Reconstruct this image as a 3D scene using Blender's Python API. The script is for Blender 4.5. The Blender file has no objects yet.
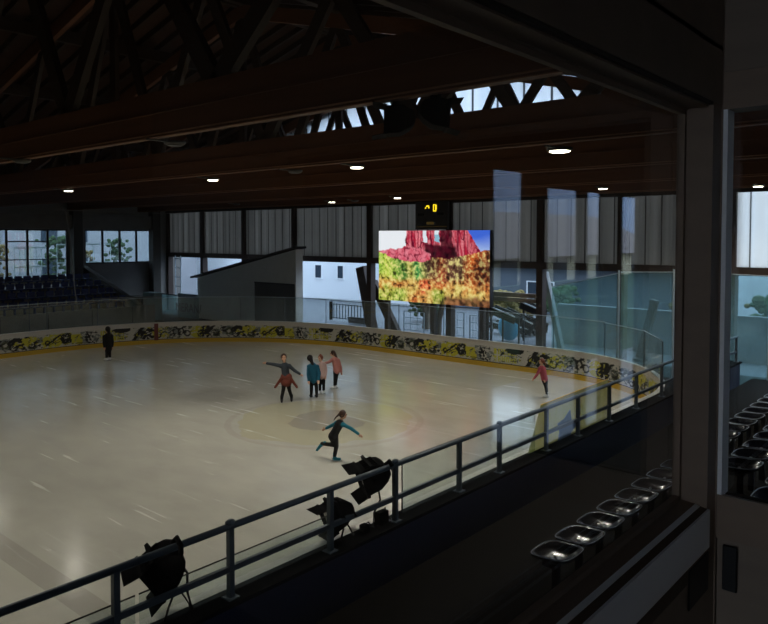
import bpy, bmesh, math, random
from mathutils import Vector, Matrix, noise
random.seed(7)
S = bpy.context.scene
COL = S.collection
PI = math.pi
F, HC, YAW, PIT = 720.0, 5.5, math.radians(40.8), math.radians(2.1)
VC = 236 + F*math.tan(PIT)
FW = Vector((-math.sin(YAW)*math.cos(PIT), math.cos(YAW)*math.cos(PIT), -math.sin(PIT)))
RT = Vector((math.cos(YAW), math.sin(YAW), 0))
UPV = RT.cross(FW)
def ray(u, v): return FW + RT*((u-384)/F) + UPV*((VC-v)/F)
def onz(u, v, z=0.): d = ray(u, v); return Vector((0, 0, HC)) + d*((z-HC)/d.z)
def ony(u, v, y): d = ray(u, v); return Vector((0, 0, HC)) + d*(y/d.y)
def onx(u, v, x): d = ray(u, v); return Vector((0, 0, HC)) + d*(x/d.x)

# ------------------------------------------------------------------ materials
def lin(c): return c/12.92 if c <= .04045 else ((c+.055)/1.055)**2.4
def rgb(r, g, b): return (lin(r/255.), lin(g/255.), lin(b/255.))
MATS = {}
class NT:
    def __init__(s, name):
        s.m = bpy.data.materials.new(name); s.m.use_nodes = True
        s.t = s.m.node_tree; s.t.nodes.clear()
        s.out = s.n('ShaderNodeOutputMaterial')
    def n(s, t, **k):
        o = s.t.nodes.new(t)
        for a, b in k.items(): setattr(o, a, b)
        return o
    def l(s, a, b): s.t.links.new(a, b)
    def math(s, op, a, b=None, c=None):
        o = s.n('ShaderNodeMath', operation=op)
        for i, x in enumerate((a, b, c)):
            if x is None: continue
            if isinstance(x, (int, float)): o.inputs[i].default_value = x
            else: s.l(x, o.inputs[i])
        return o.outputs[0]
    def mix(s, f, a, b):
        o = s.n('ShaderNodeMix', data_type='RGBA')
        for sock, x in ((o.inputs[0], f), (o.inputs[6], a), (o.inputs[7], b)):
            if isinstance(x, (int, float)): sock.default_value = x
            elif isinstance(x, tuple): sock.default_value = (*x[:3], 1)
            else: s.l(x, sock)
        return o.outputs[2]
    def pos(s): return s.n('ShaderNodeNewGeometry').outputs['Position']
    def noise(s, scale, stretch=(1, 1, 1), detail=4, coord=None, rot=0.):
        mp = s.n('ShaderNodeMapping'); mp.inputs['Scale'].default_value = stretch
        mp.inputs['Rotation'].default_value = (0, 0, rot)
        s.l(coord or s.pos(), mp.inputs[0])
        o = s.n('ShaderNodeTexNoise'); o.inputs['Scale'].default_value = scale; o.inputs['Detail'].default_value = detail
        s.l(mp.outputs[0], o.inputs['Vector'])
        return o.outputs['Fac']
    def ramp(s, x, a, b):
        o = s.n('ShaderNodeMapRange'); o.inputs[1].default_value = a; o.inputs[2].default_value = b
        s.l(x, o.inputs[0]); return o.outputs[0]
    def bsdf(s, col, rough=.6, metal=0., spec=.5):
        o = s.n('ShaderNodeBsdfPrincipled')
        if isinstance(col, tuple): o.inputs['Base Color'].default_value = (*col[:3], 1)
        else: s.l(col, o.inputs['Base Color'])
        if isinstance(rough, (int, float)): o.inputs['Roughness'].default_value = rough
        else: s.l(rough, o.inputs['Roughness'])
        o.inputs['Metallic'].default_value = metal
        o.inputs['Specular IOR Level'].default_value = spec
        s.l(o.outputs[0], s.out.inputs[0]); return o

def plain(name, c, rough=.6, metal=0., var=.15, scale=3., stretch=(1, 1, 1), spec=.4, bump=0.):
    t = NT(name); c = rgb(*c)
    f = t.noise(scale, stretch)
    col = t.mix(f, tuple(x*(1-var) for x in c), tuple(min(1, x*(1+var)) for x in c))
    b = t.bsdf(col, rough, metal, spec)
    if bump:
        bp = t.n('ShaderNodeBump'); bp.inputs['Strength'].default_value = bump; bp.inputs['Distance'].default_value = .02
        t.l(f, bp.inputs['Height']); t.l(bp.outputs[0], b.inputs['Normal'])
    MATS[name] = t.m; return t.m

def glassy(name, tint=(1, 1, 1), haze=0., hazec=(.5, .55, .55), refl=1.):
    """thin pane: clear transmission, angle-dependent mirror reflection, some dirt that scatters light"""
    t = NT(name)
    g = t.n('ShaderNodeNewGeometry')
    d = t.n('ShaderNodeVectorMath', operation='DOT_PRODUCT'); t.l(g.outputs['Normal'], d.inputs[0]); t.l(g.outputs['Incoming'], d.inputs[1])
    c = t.math('ABSOLUTE', d.outputs['Value'])
    p = t.math('POWER', t.math('SUBTRACT', 1., c), 5.)
    fr = t.math('MULTIPLY', t.math('MULTIPLY_ADD', p, .957, .043), refl)
    tr = t.n('ShaderNodeBsdfTransparent'); tr.inputs[0].default_value = (*tint, 1)
    gl = t.n('ShaderNodeBsdfGlossy'); gl.inputs['Roughness'].default_value = .0; gl.inputs[0].default_value = (1, 1, 1, 1)
    m = t.n('ShaderNodeMixShader'); t.l(fr, m.inputs[0]); t.l(tr.outputs[0], m.inputs[1]); t.l(gl.outputs[0], m.inputs[2])
    o = m.outputs[0]
    if haze:
        df = t.n('ShaderNodeBsdfDiffuse'); df.inputs[0].default_value = (*hazec, 1)
        tl = t.n('ShaderNodeBsdfTranslucent'); tl.inputs[0].default_value = (*hazec, 1)
        a = t.n('ShaderNodeAddShader'); 
        m0 = t.n('ShaderNodeMixShader'); t.l(df.outputs[0], m0.inputs[1]); t.l(tl.outputs[0], m0.inputs[2])
        m2 = t.n('ShaderNodeMixShader')
        t.l(t.math('MULTIPLY', t.noise(1.3), haze*2), m2.inputs[0]); t.l(o, m2.inputs[1]); t.l(m0.outputs[0], m2.inputs[2]); o = m2.outputs[0]
    t.l(o, t.out.inputs[0]); MATS[name] = t.m

def emis(name, c, s):
    t = NT(name); e = t.n('ShaderNodeEmission'); e.inputs[0].default_value = (*rgb(*c), 1); e.inputs[1].default_value = s
    t.l(e.outputs[0], t.out.inputs[0]); MATS[name] = t.m

def vcol(name, emit=0., rough=.5):
    t = NT(name); a = t.n('ShaderNodeVertexColor'); a.layer_name = 'print'
    if emit:
        e = t.n('ShaderNodeEmission'); t.l(a.outputs[0], e.inputs[0]); e.inputs[1].default_value = emit; t.l(e.outputs[0], t.out.inputs[0])
    else: t.bsdf(a.outputs[0], rough, 0, .4)
    MATS[name] = t.m

def panelmat(name, c, trans, rib=.55, period=.42):
    t = NT(name)
    sx = t.n('ShaderNodeSeparateXYZ'); t.l(t.pos(), sx.inputs[0])
    w = t.noise(1.0, (1/period, 0, .02), 2)
    edge = t.math('FRACT', t.math('DIVIDE', sx.outputs[0], period*1.6))
    line = t.math('GREATER_THAN', t.math('ABSOLUTE', t.math('SUBTRACT', edge, .5)), .46)
    v = t.math('MULTIPLY', t.ramp(w, .15, .85), 1.)
    c0 = rgb(*c)
    col = t.mix(v, tuple(x*rib for x in c0), tuple(min(1, x*1.25) for x in c0))
    col = t.mix(line, col, tuple(x*.2 for x in c0))
    df = t.n('ShaderNodeBsdfDiffuse'); tl = t.n('ShaderNodeBsdfTranslucent')
    t.l(col, df.inputs[0]); t.l(col, tl.inputs[0])
    m = t.n('ShaderNodeMixShader'); m.inputs[0].default_value = trans
    t.l(df.outputs[0], m.inputs[1]); t.l(tl.outputs[0], m.inputs[2]); t.l(m.outputs[0], t.out.inputs[0]); MATS[name] = t.m

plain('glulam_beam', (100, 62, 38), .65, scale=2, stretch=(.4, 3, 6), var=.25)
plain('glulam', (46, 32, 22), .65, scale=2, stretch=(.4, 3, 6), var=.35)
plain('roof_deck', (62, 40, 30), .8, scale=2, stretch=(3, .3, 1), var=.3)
plain('conduit', (150, 105, 75), .5)
plain('steel_dark', (38, 32, 30), .55, .0)
plain('post_brown', (58, 44, 38), .6)
plain('rail_paint', (72, 82, 90), .45, .2)
plain('wall_cap', (14, 15, 17), .9, spec=.03)
plain('navy_wall', (28, 40, 66), .6)
plain('concrete', (120, 116, 108), .85, scale=1.5, var=.25)
plain('concrete_dark', (74, 72, 68), .85, scale=1.5, var=.25)
plain('block_wall', (128, 126, 122), .85, scale=1.2, var=.2)
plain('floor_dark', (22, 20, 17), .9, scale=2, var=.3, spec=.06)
plain('tread_edge', (190, 172, 140), .7, scale=6, var=.3)
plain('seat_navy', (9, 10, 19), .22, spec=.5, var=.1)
plain('seat_glint', (150, 154, 160), .3)
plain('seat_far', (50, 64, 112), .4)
plain('bolt', (210, 205, 195), .3, .8)
plain('room_timber', (124, 106, 90), .6, scale=3, stretch=(3, .4, 6), var=.18)
plain('room_board', (120, 106, 92), .6, scale=3, stretch=(.5, 3, 6), var=.18)
plain('room_paint_lit', (226, 228, 228), .55, var=.06)  # grey paint lightened in place of side daylight on sill edge and fascia
plain('room_groove', (92, 76, 60), .7)
plain('room_gasket_recess', (52, 44, 36), .7)
plain('bracket', (14, 14, 14), .5)
plain('shed_wall', (214, 212, 204), .7, var=.08)
plain('shed_door', (72, 70, 66), .5, .2)
plain('house_white', (226, 232, 236), .9, var=.03, scale=.4)
plain('house_cream', (230, 220, 190), .9, var=.05)
plain('house_grey', (150, 152, 156), .9, var=.12, scale=.6)
plain('house_slate', (92, 102, 112), .9, var=.12, scale=.6)
plain('roof_tile', (120, 110, 108), .9, var=.15)
plain('window_dark', (50, 62, 74), .2)
plain('asphalt', (118, 120, 126), .9, scale=.5, var=.2)
plain('hedge', (54, 78, 44), .9, scale=4, var=.5)
plain('autumn', (110, 96, 52), .9, scale=4, var=.5)
plain('bark', (96, 84, 74), .9, scale=4, var=.3)
plain('mountain', (122, 132, 150), .95, scale=.02, var=.35)  # distance haze is put into this blue-grey colour
plain('galvanised', (186, 198, 206), .4, .5)
plain('bench_wood', (150, 134, 122), .7, scale=3, stretch=(.4, 3, 8), var=.25)
plain('tarp_blue', (80, 180, 220), .5, var=.15)
plain('lamp_black', (7, 7, 8), .8, 0, spec=.02)
plain('lamp_edge', (15, 15, 16), .8, 0, spec=.05)
plain('lamp_lens', (60, 64, 70), .1)
plain('cable', (12, 12, 12), .5)
plain('chrome', (190, 190, 190), .25, .9)
plain('board_white', (214, 206, 196), .45, var=.05)
plain('kick_yellow', (210, 170, 56), .5, var=.1, scale=1)
plain('stripe_red', (120, 62, 58), .6)
plain('net_grey', (130, 130, 128), .8)
plain('mesh_sign', (60, 70, 72), .7)
plain('poster_teal', (120, 140, 140), .6, var=.2)
plain('scoreboard', (54, 50, 50), .5)
plain('ink', (20, 26, 30), .7)
plain('fence_teal', (190, 206, 204), .6)
plain('lamp_housing', (70, 66, 60), .5)
plain('skin', (208, 160, 132), .55, var=.05)
plain('hair_black', (20, 15, 13), .5); plain('hair_brown', (62, 38, 26), .5); plain('hair_auburn', (120, 60, 40), .5)
plain('blade', (200, 205, 210), .25, .9)
plain('eye', (20, 14, 12), .2)
for n_, c_ in dict(black=(18, 17, 19), coal=(30, 28, 32), slate=(52, 58, 66), teal=(24, 86, 110), tealb=(28, 112, 132), rust=(112, 54, 42), dusty=(196, 164, 158), pink=(186, 122, 114), rose=(180, 84, 98), white=(225, 225, 225), navy=(24, 60, 92), red=(150, 44, 40)).items():
    plain('cloth_'+n_, c_, .85, scale=30, var=.12)
glassy('viewer_glass', (.93, .95, .95), haze=.0, refl=1.)
glassy('plexi', (.9, .945, .94), haze=.07, hazec=(.52, .6, .6), refl=.8)
glassy('plexi_teal', (.70, .84, .84), haze=.16, hazec=(.34, .52, .54), refl=.8)
glassy('house_glass', (.9, .95, .95), haze=.04)
panelmat('cladding', (184, 178, 170), .48, .42)
panelmat('cladding_bright', (246, 240, 230), .8, .92)  # paler, more translucent cladding copy standing in for stronger light on the right bays
panelmat('gable_panel', (235, 240, 242), .9, .9, .9)
emis('lamp_glow', (255, 240, 214), 14.)
emis('digit_amber', (255, 214, 40), 1.6)
emis('digit_dim', (120, 96, 50), .25)
vcol('printed'); vcol('led_picture', emit=1.05)

# the ice: hard water frozen over paint, with skate scratches
C0 = onz(325, 420)
t = NT('ice')
P = t.pos()
big = t.ramp(t.noise(.16, (1, 1, 1), 5), .3, .75)
mid = t.ramp(t.noise(.9, (1, 1.6, 1), 6, rot=.7), .3, .75)
col = t.mix(big, (.54, .51, .43), (.68, .64, .55))
col = t.mix(t.math('MULTIPLY', mid, .5), col, (.44, .41, .36))
fine = t.ramp(t.noise(1.4, (.5, 1.3, 1), 7, rot=-.6), .35, .7)
col = t.mix(t.math('MULTIPLY', fine, .28), col, (.74, .70, .62))
dv = t.n('ShaderNodeVectorMath', operation='DISTANCE'); t.l(P, dv.inputs[0]); dv.inputs[1].default_value = (C0.x, C0.y, 0)
dist = dv.outputs['Value']
ringw = t.math('LESS_THAN', t.math('ABSOLUTE', t.math('SUBTRACT', dist, 2.85)), .10)
disc = t.math('LESS_THAN', t.math('ADD', dist, t.math('MULTIPLY', t.noise(.8), 1.2)), 3.2)
inner = t.math('LESS_THAN', t.math('ADD', dist, t.math('MULTIPLY', t.noise(.7), 1.6)), 1.9)
col = t.mix(t.math('MULTIPLY', disc, .42), col, (.56, .49, .24))
col = t.mix(t.math('MULTIPLY', inner, .6), col, (.36, .31, .27))
col = t.mix(t.math('MULTIPLY', ringw, .15), col, (.30, .19, .15))
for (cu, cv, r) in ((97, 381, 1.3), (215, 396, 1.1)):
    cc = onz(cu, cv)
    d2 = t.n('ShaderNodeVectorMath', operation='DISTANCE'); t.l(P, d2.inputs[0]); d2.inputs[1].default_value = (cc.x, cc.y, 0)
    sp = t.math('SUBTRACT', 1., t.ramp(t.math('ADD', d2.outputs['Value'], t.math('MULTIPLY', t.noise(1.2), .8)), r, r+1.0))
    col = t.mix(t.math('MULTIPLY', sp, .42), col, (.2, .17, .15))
# painted line across the ice
la, lb = onz(0, 545), onz(50, 582)
sx = t.n('ShaderNodeSeparateXYZ'); t.l(P, sx.inputs[0])
ln = t.math('LESS_THAN', t.math('ABSOLUTE', t.math('SUBTRACT', sx.outputs[1], la.y)), .22)
col = t.mix(t.math('MULTIPLY', ln, .28), col, (.18, .15, .14))
scr = None
for k, (sc, rot, th) in enumerate(((2.6, .5, .655), (2.1, -.5, .66), (3.0, 1.3, .66), (1.8, 2.2, .665))):
    s1 = t.ramp(t.noise(sc, (.10, 2.2, 1), 3, rot=rot), th, th+.06)
    s1 = t.math('MULTIPLY', s1, t.ramp(t.noise(.35, (1, 1, 1), 2, rot=k*.9), .40, .56))
    scr = s1 if scr is None else t.math('MAXIMUM', scr, s1)
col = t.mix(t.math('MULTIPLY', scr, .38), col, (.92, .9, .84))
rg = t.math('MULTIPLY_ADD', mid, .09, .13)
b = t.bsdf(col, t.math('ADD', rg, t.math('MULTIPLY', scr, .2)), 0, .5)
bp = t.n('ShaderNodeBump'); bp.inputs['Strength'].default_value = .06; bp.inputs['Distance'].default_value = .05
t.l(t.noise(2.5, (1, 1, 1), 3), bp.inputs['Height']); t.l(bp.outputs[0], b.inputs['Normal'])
MATS['ice'] = t.m

# ------------------------------------------------------------------ mesh helpers
class MB:
    def __init__(s): s.bm = bmesh.new()
    def poly(s, vs, f):
        v = [s.bm.verts.new(p) for p in vs]
        for q in f:
            try: s.bm.faces.new([v[i] for i in q])
            except ValueError: pass
        return s
    def box(s, a, b, M=None):
        x0, y0, z0 = (min(p, q) for p, q in zip(a, b)); x1, y1, z1 = (max(p, q) for p, q in zip(a, b))
        vs = [Vector(p) for p in ((x0, y0, z0), (x1, y0, z0), (x1, y1, z0), (x0, y1, z0), (x0, y0, z1), (x1, y0, z1), (x1, y1, z1), (x0, y1, z1))]
        if M: vs = [M @ p for p in vs]
        return s.poly(vs, [(3, 2, 1, 0), (4, 5, 6, 7), (0, 1, 5, 4), (1, 2, 6, 5), (2, 3, 7, 6), (3, 0, 4, 7)])
    def bar(s, a, b, w, h, up=(0, 0, 1)):
        """rectangular bar from a to b: w across, h along up"""
        a, b = Vector(a), Vector(b); d = (b-a).normalized(); u = Vector(up)
        if abs(d.dot(u)) > .98: u = Vector((1, 0, 0)) if abs(d.x) < .9 else Vector((0, 1, 0))
        r = d.cross(u).normalized(); u = r.cross(d).normalized()
        vs = [p + r*(sx*w/2) + u*(sz*h/2) for p in (a, b) for sx, sz in ((-1, -1), (1, -1), (1, 1), (-1, 1))]
        return s.poly(vs, [(3, 2, 1, 0), (4, 5, 6, 7), (0, 1, 5, 4), (1, 2, 6, 5), (2, 3, 7, 6), (3, 0, 4, 7)])
    def tube(s, pts, r, n=10, r2=None):
        pts = [Vector(p) for p in pts]; rings = []
        for i, p in enumerate(pts):
            d = (pts[min(i+1, len(pts)-1)]-pts[max(i-1, 0)]).normalized()
            u = Vector((0, 0, 1)) if abs(d.z) < .9 else Vector((1, 0, 0))
            a = d.cross(u).normalized(); c = a.cross(d)
            rr = r if r2 is None else r+(r2-r)*i/max(1, len(pts)-1)
            rings.append([s.bm.verts.new(p + a*(rr*math.cos(2*PI*k/n)) + c*(rr*math.sin(2*PI*k/n))) for k in range(n)])
        for A, B in zip(rings, rings[1:]):
            for k in range(n): s.bm.faces.new((A[k], A[(k+1) % n], B[(k+1) % n], B[k]))
        s.bm.faces.new(rings[0][::-1]); s.bm.faces.new(rings[-1]); return s
    def sphere(s, c, r, sc=(1, 1, 1), n=10, M=None):
        T = Matrix.Translation(c) @ (M.to_4x4() if M else Matrix()) @ Matrix.Diagonal((*[r*q for q in sc], 1))
        bmesh.ops.create_uvsphere(s.bm, u_segments=n+2, v_segments=n, radius=1, matrix=T); return s
    def prism(s, pts, d):
        """extrude a planar outline by vector d"""
        d = Vector(d); p = [Vector(q) for q in pts]; n = len(p)
        return s.poly(p+[q+d for q in p], [tuple(range(n))[::-1], tuple(range(n, 2*n))]+[(i, (i+1) % n, n+(i+1) % n, n+i) for i in range(n)])
    def bevel(s, w, seg=2):
        bmesh.ops.bevel(s.bm, geom=[e for e in s.bm.edges], offset=w, segments=seg, affect='EDGES', profile=.6, clamp_overlap=True); return s
    def build(s, name, mat, parent=None, smooth=False):
        bmesh.ops.recalc_face_normals(s.bm, faces=s.bm.faces)
        me = bpy.data.meshes.new(name); s.bm.to_mesh(me); s.bm.free()
        me.materials.append(MATS[mat])
        if smooth: me.shade_smooth()
        o = bpy.data.objects.new(name, me); COL.objects.link(o)
        if parent: o.parent = parent
        return o
def tag(o, label=None, cat=None, group=None, kind=None):
    for k, v in (('label', label), ('category', cat), ('group', group), ('kind', kind)):
        if v: o[k] = v
    return o
def empty(name, loc, rz=0., label=None, cat=None, group=None, kind=None):
    o = bpy.data.objects.new(name, None); o.empty_display_size = .1; COL.objects.link(o); o.location = loc; o.rotation_euler = (0, 0, rz)
    return tag(o, label, cat, group, kind)
def struct(name, mb, mat, parent=None, label=None):
    o = mb.build(name, mat, parent)
    if not parent: o['kind'] = 'structure'
    if label: o['label'] = label
    return o
def copy_tree(o, parent=None):
    c = o.copy(); COL.objects.link(c); c.parent = parent
    for ch in [q for q in KIDS.get(o.name, [])]: copy_tree(ch, c)
    return c
KIDS = {}
def remember(o):
    KIDS[o.name] = list(o.children)
    for ch in o.children: remember(ch)
def rel(o, origin):
    """re-express a mesh built in world space around a thing's base"""
    o.data.transform(Matrix.Translation(-Vector(origin)))

# ------------------------------------------------------------------ world, exposure, camera
w = bpy.data.worlds.new('World'); S.world = w; w.use_nodes = True
nt = w.node_tree; nt.nodes.clear()
o_ = nt.nodes.new('ShaderNodeOutputWorld'); bg = nt.nodes.new('ShaderNodeBackground')
tc = nt.nodes.new('ShaderNodeTexCoord'); sp_ = nt.nodes.new('ShaderNodeSeparateXYZ'); nt.links.new(tc.outputs['Generated'], sp_.inputs[0])
cr = nt.nodes.new('ShaderNodeValToRGB'); nt.links.new(sp_.outputs[2], cr.inputs[0])
cr.color_ramp.elements[0].position = 0.; cr.color_ramp.elements[0].color = (.80, .90, 1.05, 1)
cr.color_ramp.elements[1].position = .6; cr.color_ramp.elements[1].color = (.60, .76, 1.0, 1)
nt.links.new(cr.outputs[0], bg.inputs[0]); bg.inputs[1].default_value = 4.1
nt.links.new(bg.outputs[0], o_.inputs[0])
vs = S.view_settings; vs.view_transform = 'Standard'; vs.look = 'None'; vs.exposure = 0.; vs.gamma = 1.; vs.use_curve_mapping = False
cam = bpy.data.cameras.new('Camera'); co = bpy.data.objects.new('Camera', cam); COL.objects.link(co)
cam.sensor_fit = 'HORIZONTAL'; cam.sensor_width = 36; cam.lens = F/768*36; cam.shift_y = -(312-VC)/768.; cam.clip_start = .05; cam.clip_end = 2000
co.matrix_world = Matrix.Translation((0, 0, HC)) @ Matrix((RT, UPV, -FW)).transposed().to_4x4()
S.camera = co

# ------------------------------------------------------------------ rink: ice, boards
XL, XR, YE, YN = -34.0, -7.4, 25.7, -4.2
def outline(off=0., step=.1, y0=YN):
    """centre line of the boards: up the far side, round the two corners, back along the near side"""
    r1, r2 = 10.5, 6.0; pts = []
    y = y0
    while y < YE-r1: pts.append((XL-off, y)); y += step
    n = int(r1*PI/2/step)
    for k in range(n+1):
        a = PI - PI/2*k/n; pts.append((XL+r1+(r1+off)*math.cos(a), YE-r1+(r1+off)*math.sin(a)))
    x = XL+r1+step
    while x < XR-r2: pts.append((x, YE+off)); x += step
    n = int(r2*PI/2/step)
    for k in range(n+1):
        a = PI/2 - PI/2*k/n; pts.append((XR-r2+(r2+off)*math.cos(a), YE-r2+(r2+off)*math.sin(a)))
    y = YE-r2-step
    while y > y0: pts.append((XR+off, y)); y -= step
    return pts
m = MB(); pts = outline(.05, .5)
m.prism([(x, y, -.06) for x, y in pts], (0, 0, .06)); struct('ice_surface', m, 'ice')
m = MB(); m.box((-140, -60, -.3), (160, 200, -.07)); struct('ground', m, 'asphalt')
m = MB(); m.box((-48, -4.9, -.068), (3.2, 31, -.061)); struct('floor', m, 'floor_dark')

boards = empty('dasher_boards', (XL, 0, 0), 0, 'white rink boards printed with yellow and black motorcycles and a yellow kick strip', 'rink boards')
def strip(name, mat, z0, z1, t0, t1, step=.5):
    a = outline(t0, step); 
    m = MB(); L = []
    for (x, y), (x2, y2) in zip(outline(t0, step), outline(t1, step)):
        L.append([m.bm.verts.new((p[0]-XL, p[1], z)) for p, z in (((x, y), z0), ((x, y), z1), ((x2, y2), z1), ((x2, y2), z0))])
    for A, B in zip(L, L[1:]):
        for k in range(4): m.bm.faces.new((A[k], A[(k+1) % 4], B[(k+1) % 4], B[k]))
    return m.build(name, mat, boards)
strip('board_panel', 'board_white', 0., 1.05, 0, .1)
strip('kick_strip', 'kick_yellow', 0., .2, -.025, .0)
strip('dark_line', 'ink', .2, .225, -.012, .0)  # thin dark line above the kick strip
strip('cap_rail', 'board_white', 1.05, 1.085, -.02, .12)
# printed band: one repeat of the advert, painted into a colour grid
NW, NH, PER = 357, 22, 10.7
W_, G_, B_, Y_, K_ = rgb(206, 200, 188), rgb(132, 136, 132), rgb(26, 26, 26), rgb(206, 196, 60), rgb(86, 92, 70)
img = [[W_ for _ in range(NW)] for _ in range(NH)]
def px(x, y, c):
    y = int(round(y))
    if 0 <= y < NH: img[y][int(round(x)) % NW] = c
def bx_(x, y, w_, h_, c, sl=0.):
    for j in range(int(h_)):
        for i in range(int(w_)): px(x+i+sl*j, y+j, c)
def circ(x, y, r, c, r0=0.):
    for j in range(-int(r)-1, int(r)+2):
        for i in range(-int(r)-1, int(r)+2):
            d = math.hypot(i, j)
            if r0 <= d <= r: px(x+i, y+j, c)
def blob(x, y, rx, ry, c, k=0, dens=.55):
    for j in range(-int(ry), int(ry)+1):
        for i in range(-int(rx), int(rx)+1):
            if (i/rx)**2+(j/ry)**2 < 1.1 and noise.noise((x*.1+i*.22, j*.3, k*3.7)) > (.5-dens): px(x+i, y+j, c)
def seg(x0, y0, x1, y1, c, wd=1.):
    n = int(max(abs(x1-x0), abs(y1-y0))*2)+1
    for k in range(n+1): circ(x0+(x1-x0)*k/n, y0+(y1-y0)*k/n, wd, c)
U = lambda u: (u-377)/225.*NW
def bike(u, c, wc, frame, big=8.):
    x = U(u); circ(x, 8, big, wc, big-2.5); circ(x, 8, big-2.5, c, big-4.5); circ(x, 8, 2, wc)
    circ(x-27, 7, big-1, c, big-3.6); circ(x-27, 7, 2, c)
    blob(x-14, 11, 13, 6, frame, u); seg(x-4, 8, x-9, 18, c, 1.2); seg(x-9, 18, x-3, 20, c, 1); blob(x-20, 16, 8, 4, c, u+2, .6); seg(x-27, 7, x-12, 10, c, 1.3)
# background specks and swooshes
for k in range(70): blob(random.random()*NW, random.random()*NH, 3+random.random()*5, 2+random.random()*3, random.choice((G_, K_, B_, Y_)), k, .4)
bike(377, B_, W_, B_)
blob(U(388), 10, 12, 10, Y_, 3, .8)
blob(U(397), 11, 7, 11, B_, 4); seg(U(393), 2, U(400), 20, B_, 1.4); circ(U(398), 19, 3, B_)
bike(408, B_, K_, B_, 7)
blob(U(421), 11, 12, 9, G_, 6, .8); circ(U(421), 11, 6, K_); circ(U(421), 11, 3, W_); blob(U(417), 15, 7, 5, B_, 8)
blob(U(431), 13, 12, 7, B_, 9, .8); seg(U(428), 12, U(438), 4, B_, 2.5); circ(U(430), 18, 3.5, B_)
bike(446, B_, K_, Y_, 8); blob(U(443), 16, 11, 5, Y_, 11, .8)
circ(U(453), 14, 5, G_); blob(U(453), 8, 9, 6, B_, 12)
blob(U(466), 10, 17, 10, Y_, 13, .85); seg(U(460), 4, U(474), 19, B_, 1.2); seg(U(462), 3, U(477), 16, B_, .8); circ(U(461), 8, 4, B_, 2)
blob(U(480), 12, 9, 9, B_, 14, .7); seg(U(478), 4, U(484), 12, B_, 2); circ(U(480), 18, 4, B_)
bx_(U(485), 2, 18, 16, Y_, -.1); seg(U(485), 3, U(496), 3, B_, .6)
bx_(U(497), 1, 9, 20, G_, -.3); blob(U(503), 10, 8, 9, B_, 16, .7); seg(U(499), 20, U(507), 1, B_, 1)
blob(U(510), 11, 10, 9, W_, 17, .9); blob(U(510), 9, 6, 6, G_, 18, .6)
for row, ys in ((0, 12), (1, 2)):          # two lines of ragged hand-cut lettering, not legible in the picture
    for k in range(6):
        x = U(514)+k*6.4; bx_(x, ys, 2, 8, Y_); bx_(x+3, ys, 2, 8, Y_)
        bx_(x, ys+(0, 6, 3)[(k+row) % 3], 5, 2, Y_)
blob(U(534), 18, 14, 4, B_, 20, .8); seg(U(528), 16, U(543), 20, B_, 1.6)
bx_(U(541), 0, 6, 22, W_, .65); bx_(U(545), 0, 7, 22, B_, .65); bx_(U(549), 0, 4, 20, G_, .65)
blob(U(559), 10, 18, 9, B_, 22, .6); seg(U(552), 17, U(566), 4, B_, 1.6); circ(U(556), 6, 5, B_, 3)
blob(U(574), 10, 14, 8, Y_, 23, .5); blob(U(575), 13, 12, 6, K_, 24, .55); circ(U(571), 7, 6, B_, 4)
blob(U(586), 10, 9, 8, G_, 25, .5)
random.seed(11)
for k in range(150):
    x, y = random.random()*NW, random.random()*NH; a = random.uniform(-1.2, 1.2); L = random.uniform(3, 9)
    seg(x, y, x+L*math.cos(a), y+L*math.sin(a), random.choice((B_, B_, B_, G_, W_, Y_)), random.choice((.3, .5, .9)))
def print_band():
    st = .034; pl = outline(-.008, st, 0.)
    # arc length measured so that a repeat starts where the motorcycle's wheel stands on the end boards
    s = [0.]
    for a, b in zip(pl, pl[1:]): s.append(s[-1]+math.dist(a, b))
    ref = min(range(len(pl)), key=lambda i: math.dist(pl[i], (ony(377, 345, YE).x, YE)))
    me = bpy.data.meshes.new('printed_band'); vv = []; ff = []; cc = []
    z0, z1 = .235, .86
    for i, p in enumerate(pl):
        fx = ((s[i]-s[ref])/PER*NW) % NW
        for j in range(NH):
            vv.append((p[0]-XL, p[1], z0+(z1-z0)*j/(NH-1))); cc.append(img[j][int(fx) % NW])
    for i in range(len(pl)-1):
        for j in range(NH-1):
            a = i*NH+j; ff.append((a, a+1, a+NH+1, a+NH))
    me.from_pydata(vv, [], ff); me.materials.append(MATS['printed'])
    ca = me.color_attributes.new('print', 'FLOAT_COLOR', 'POINT')
    for k, c in enumerate(cc): ca.data[k].color = (*c, 1)
    ob = bpy.data.objects.new('printed_band', me); COL.objects.link(ob); ob.parent = boards
print_band()
# red goal-line stripe on the boards
gx = onx(156.5, 335, -32.5)
ol = outline(-.02, .02); i0 = min(range(len(ol)), key=lambda i: abs(math.atan2(-ol[i][0], ol[i][1]) - math.atan2(-gx.x, gx.y)) + (0 if ol[i][1] > 10 and ol[i][0] < -20 else 9))
m = MB(); a, b = ol[i0-5], ol[i0+5]
m.bar((a[0]-XL, a[1], .6), (b[0]-XL, b[1], .6), .03, .86); s_ = m.build('goal_line_stripe', 'stripe_red', boards); tag(s_, 'dark red vertical stripe on the white boards')
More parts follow.
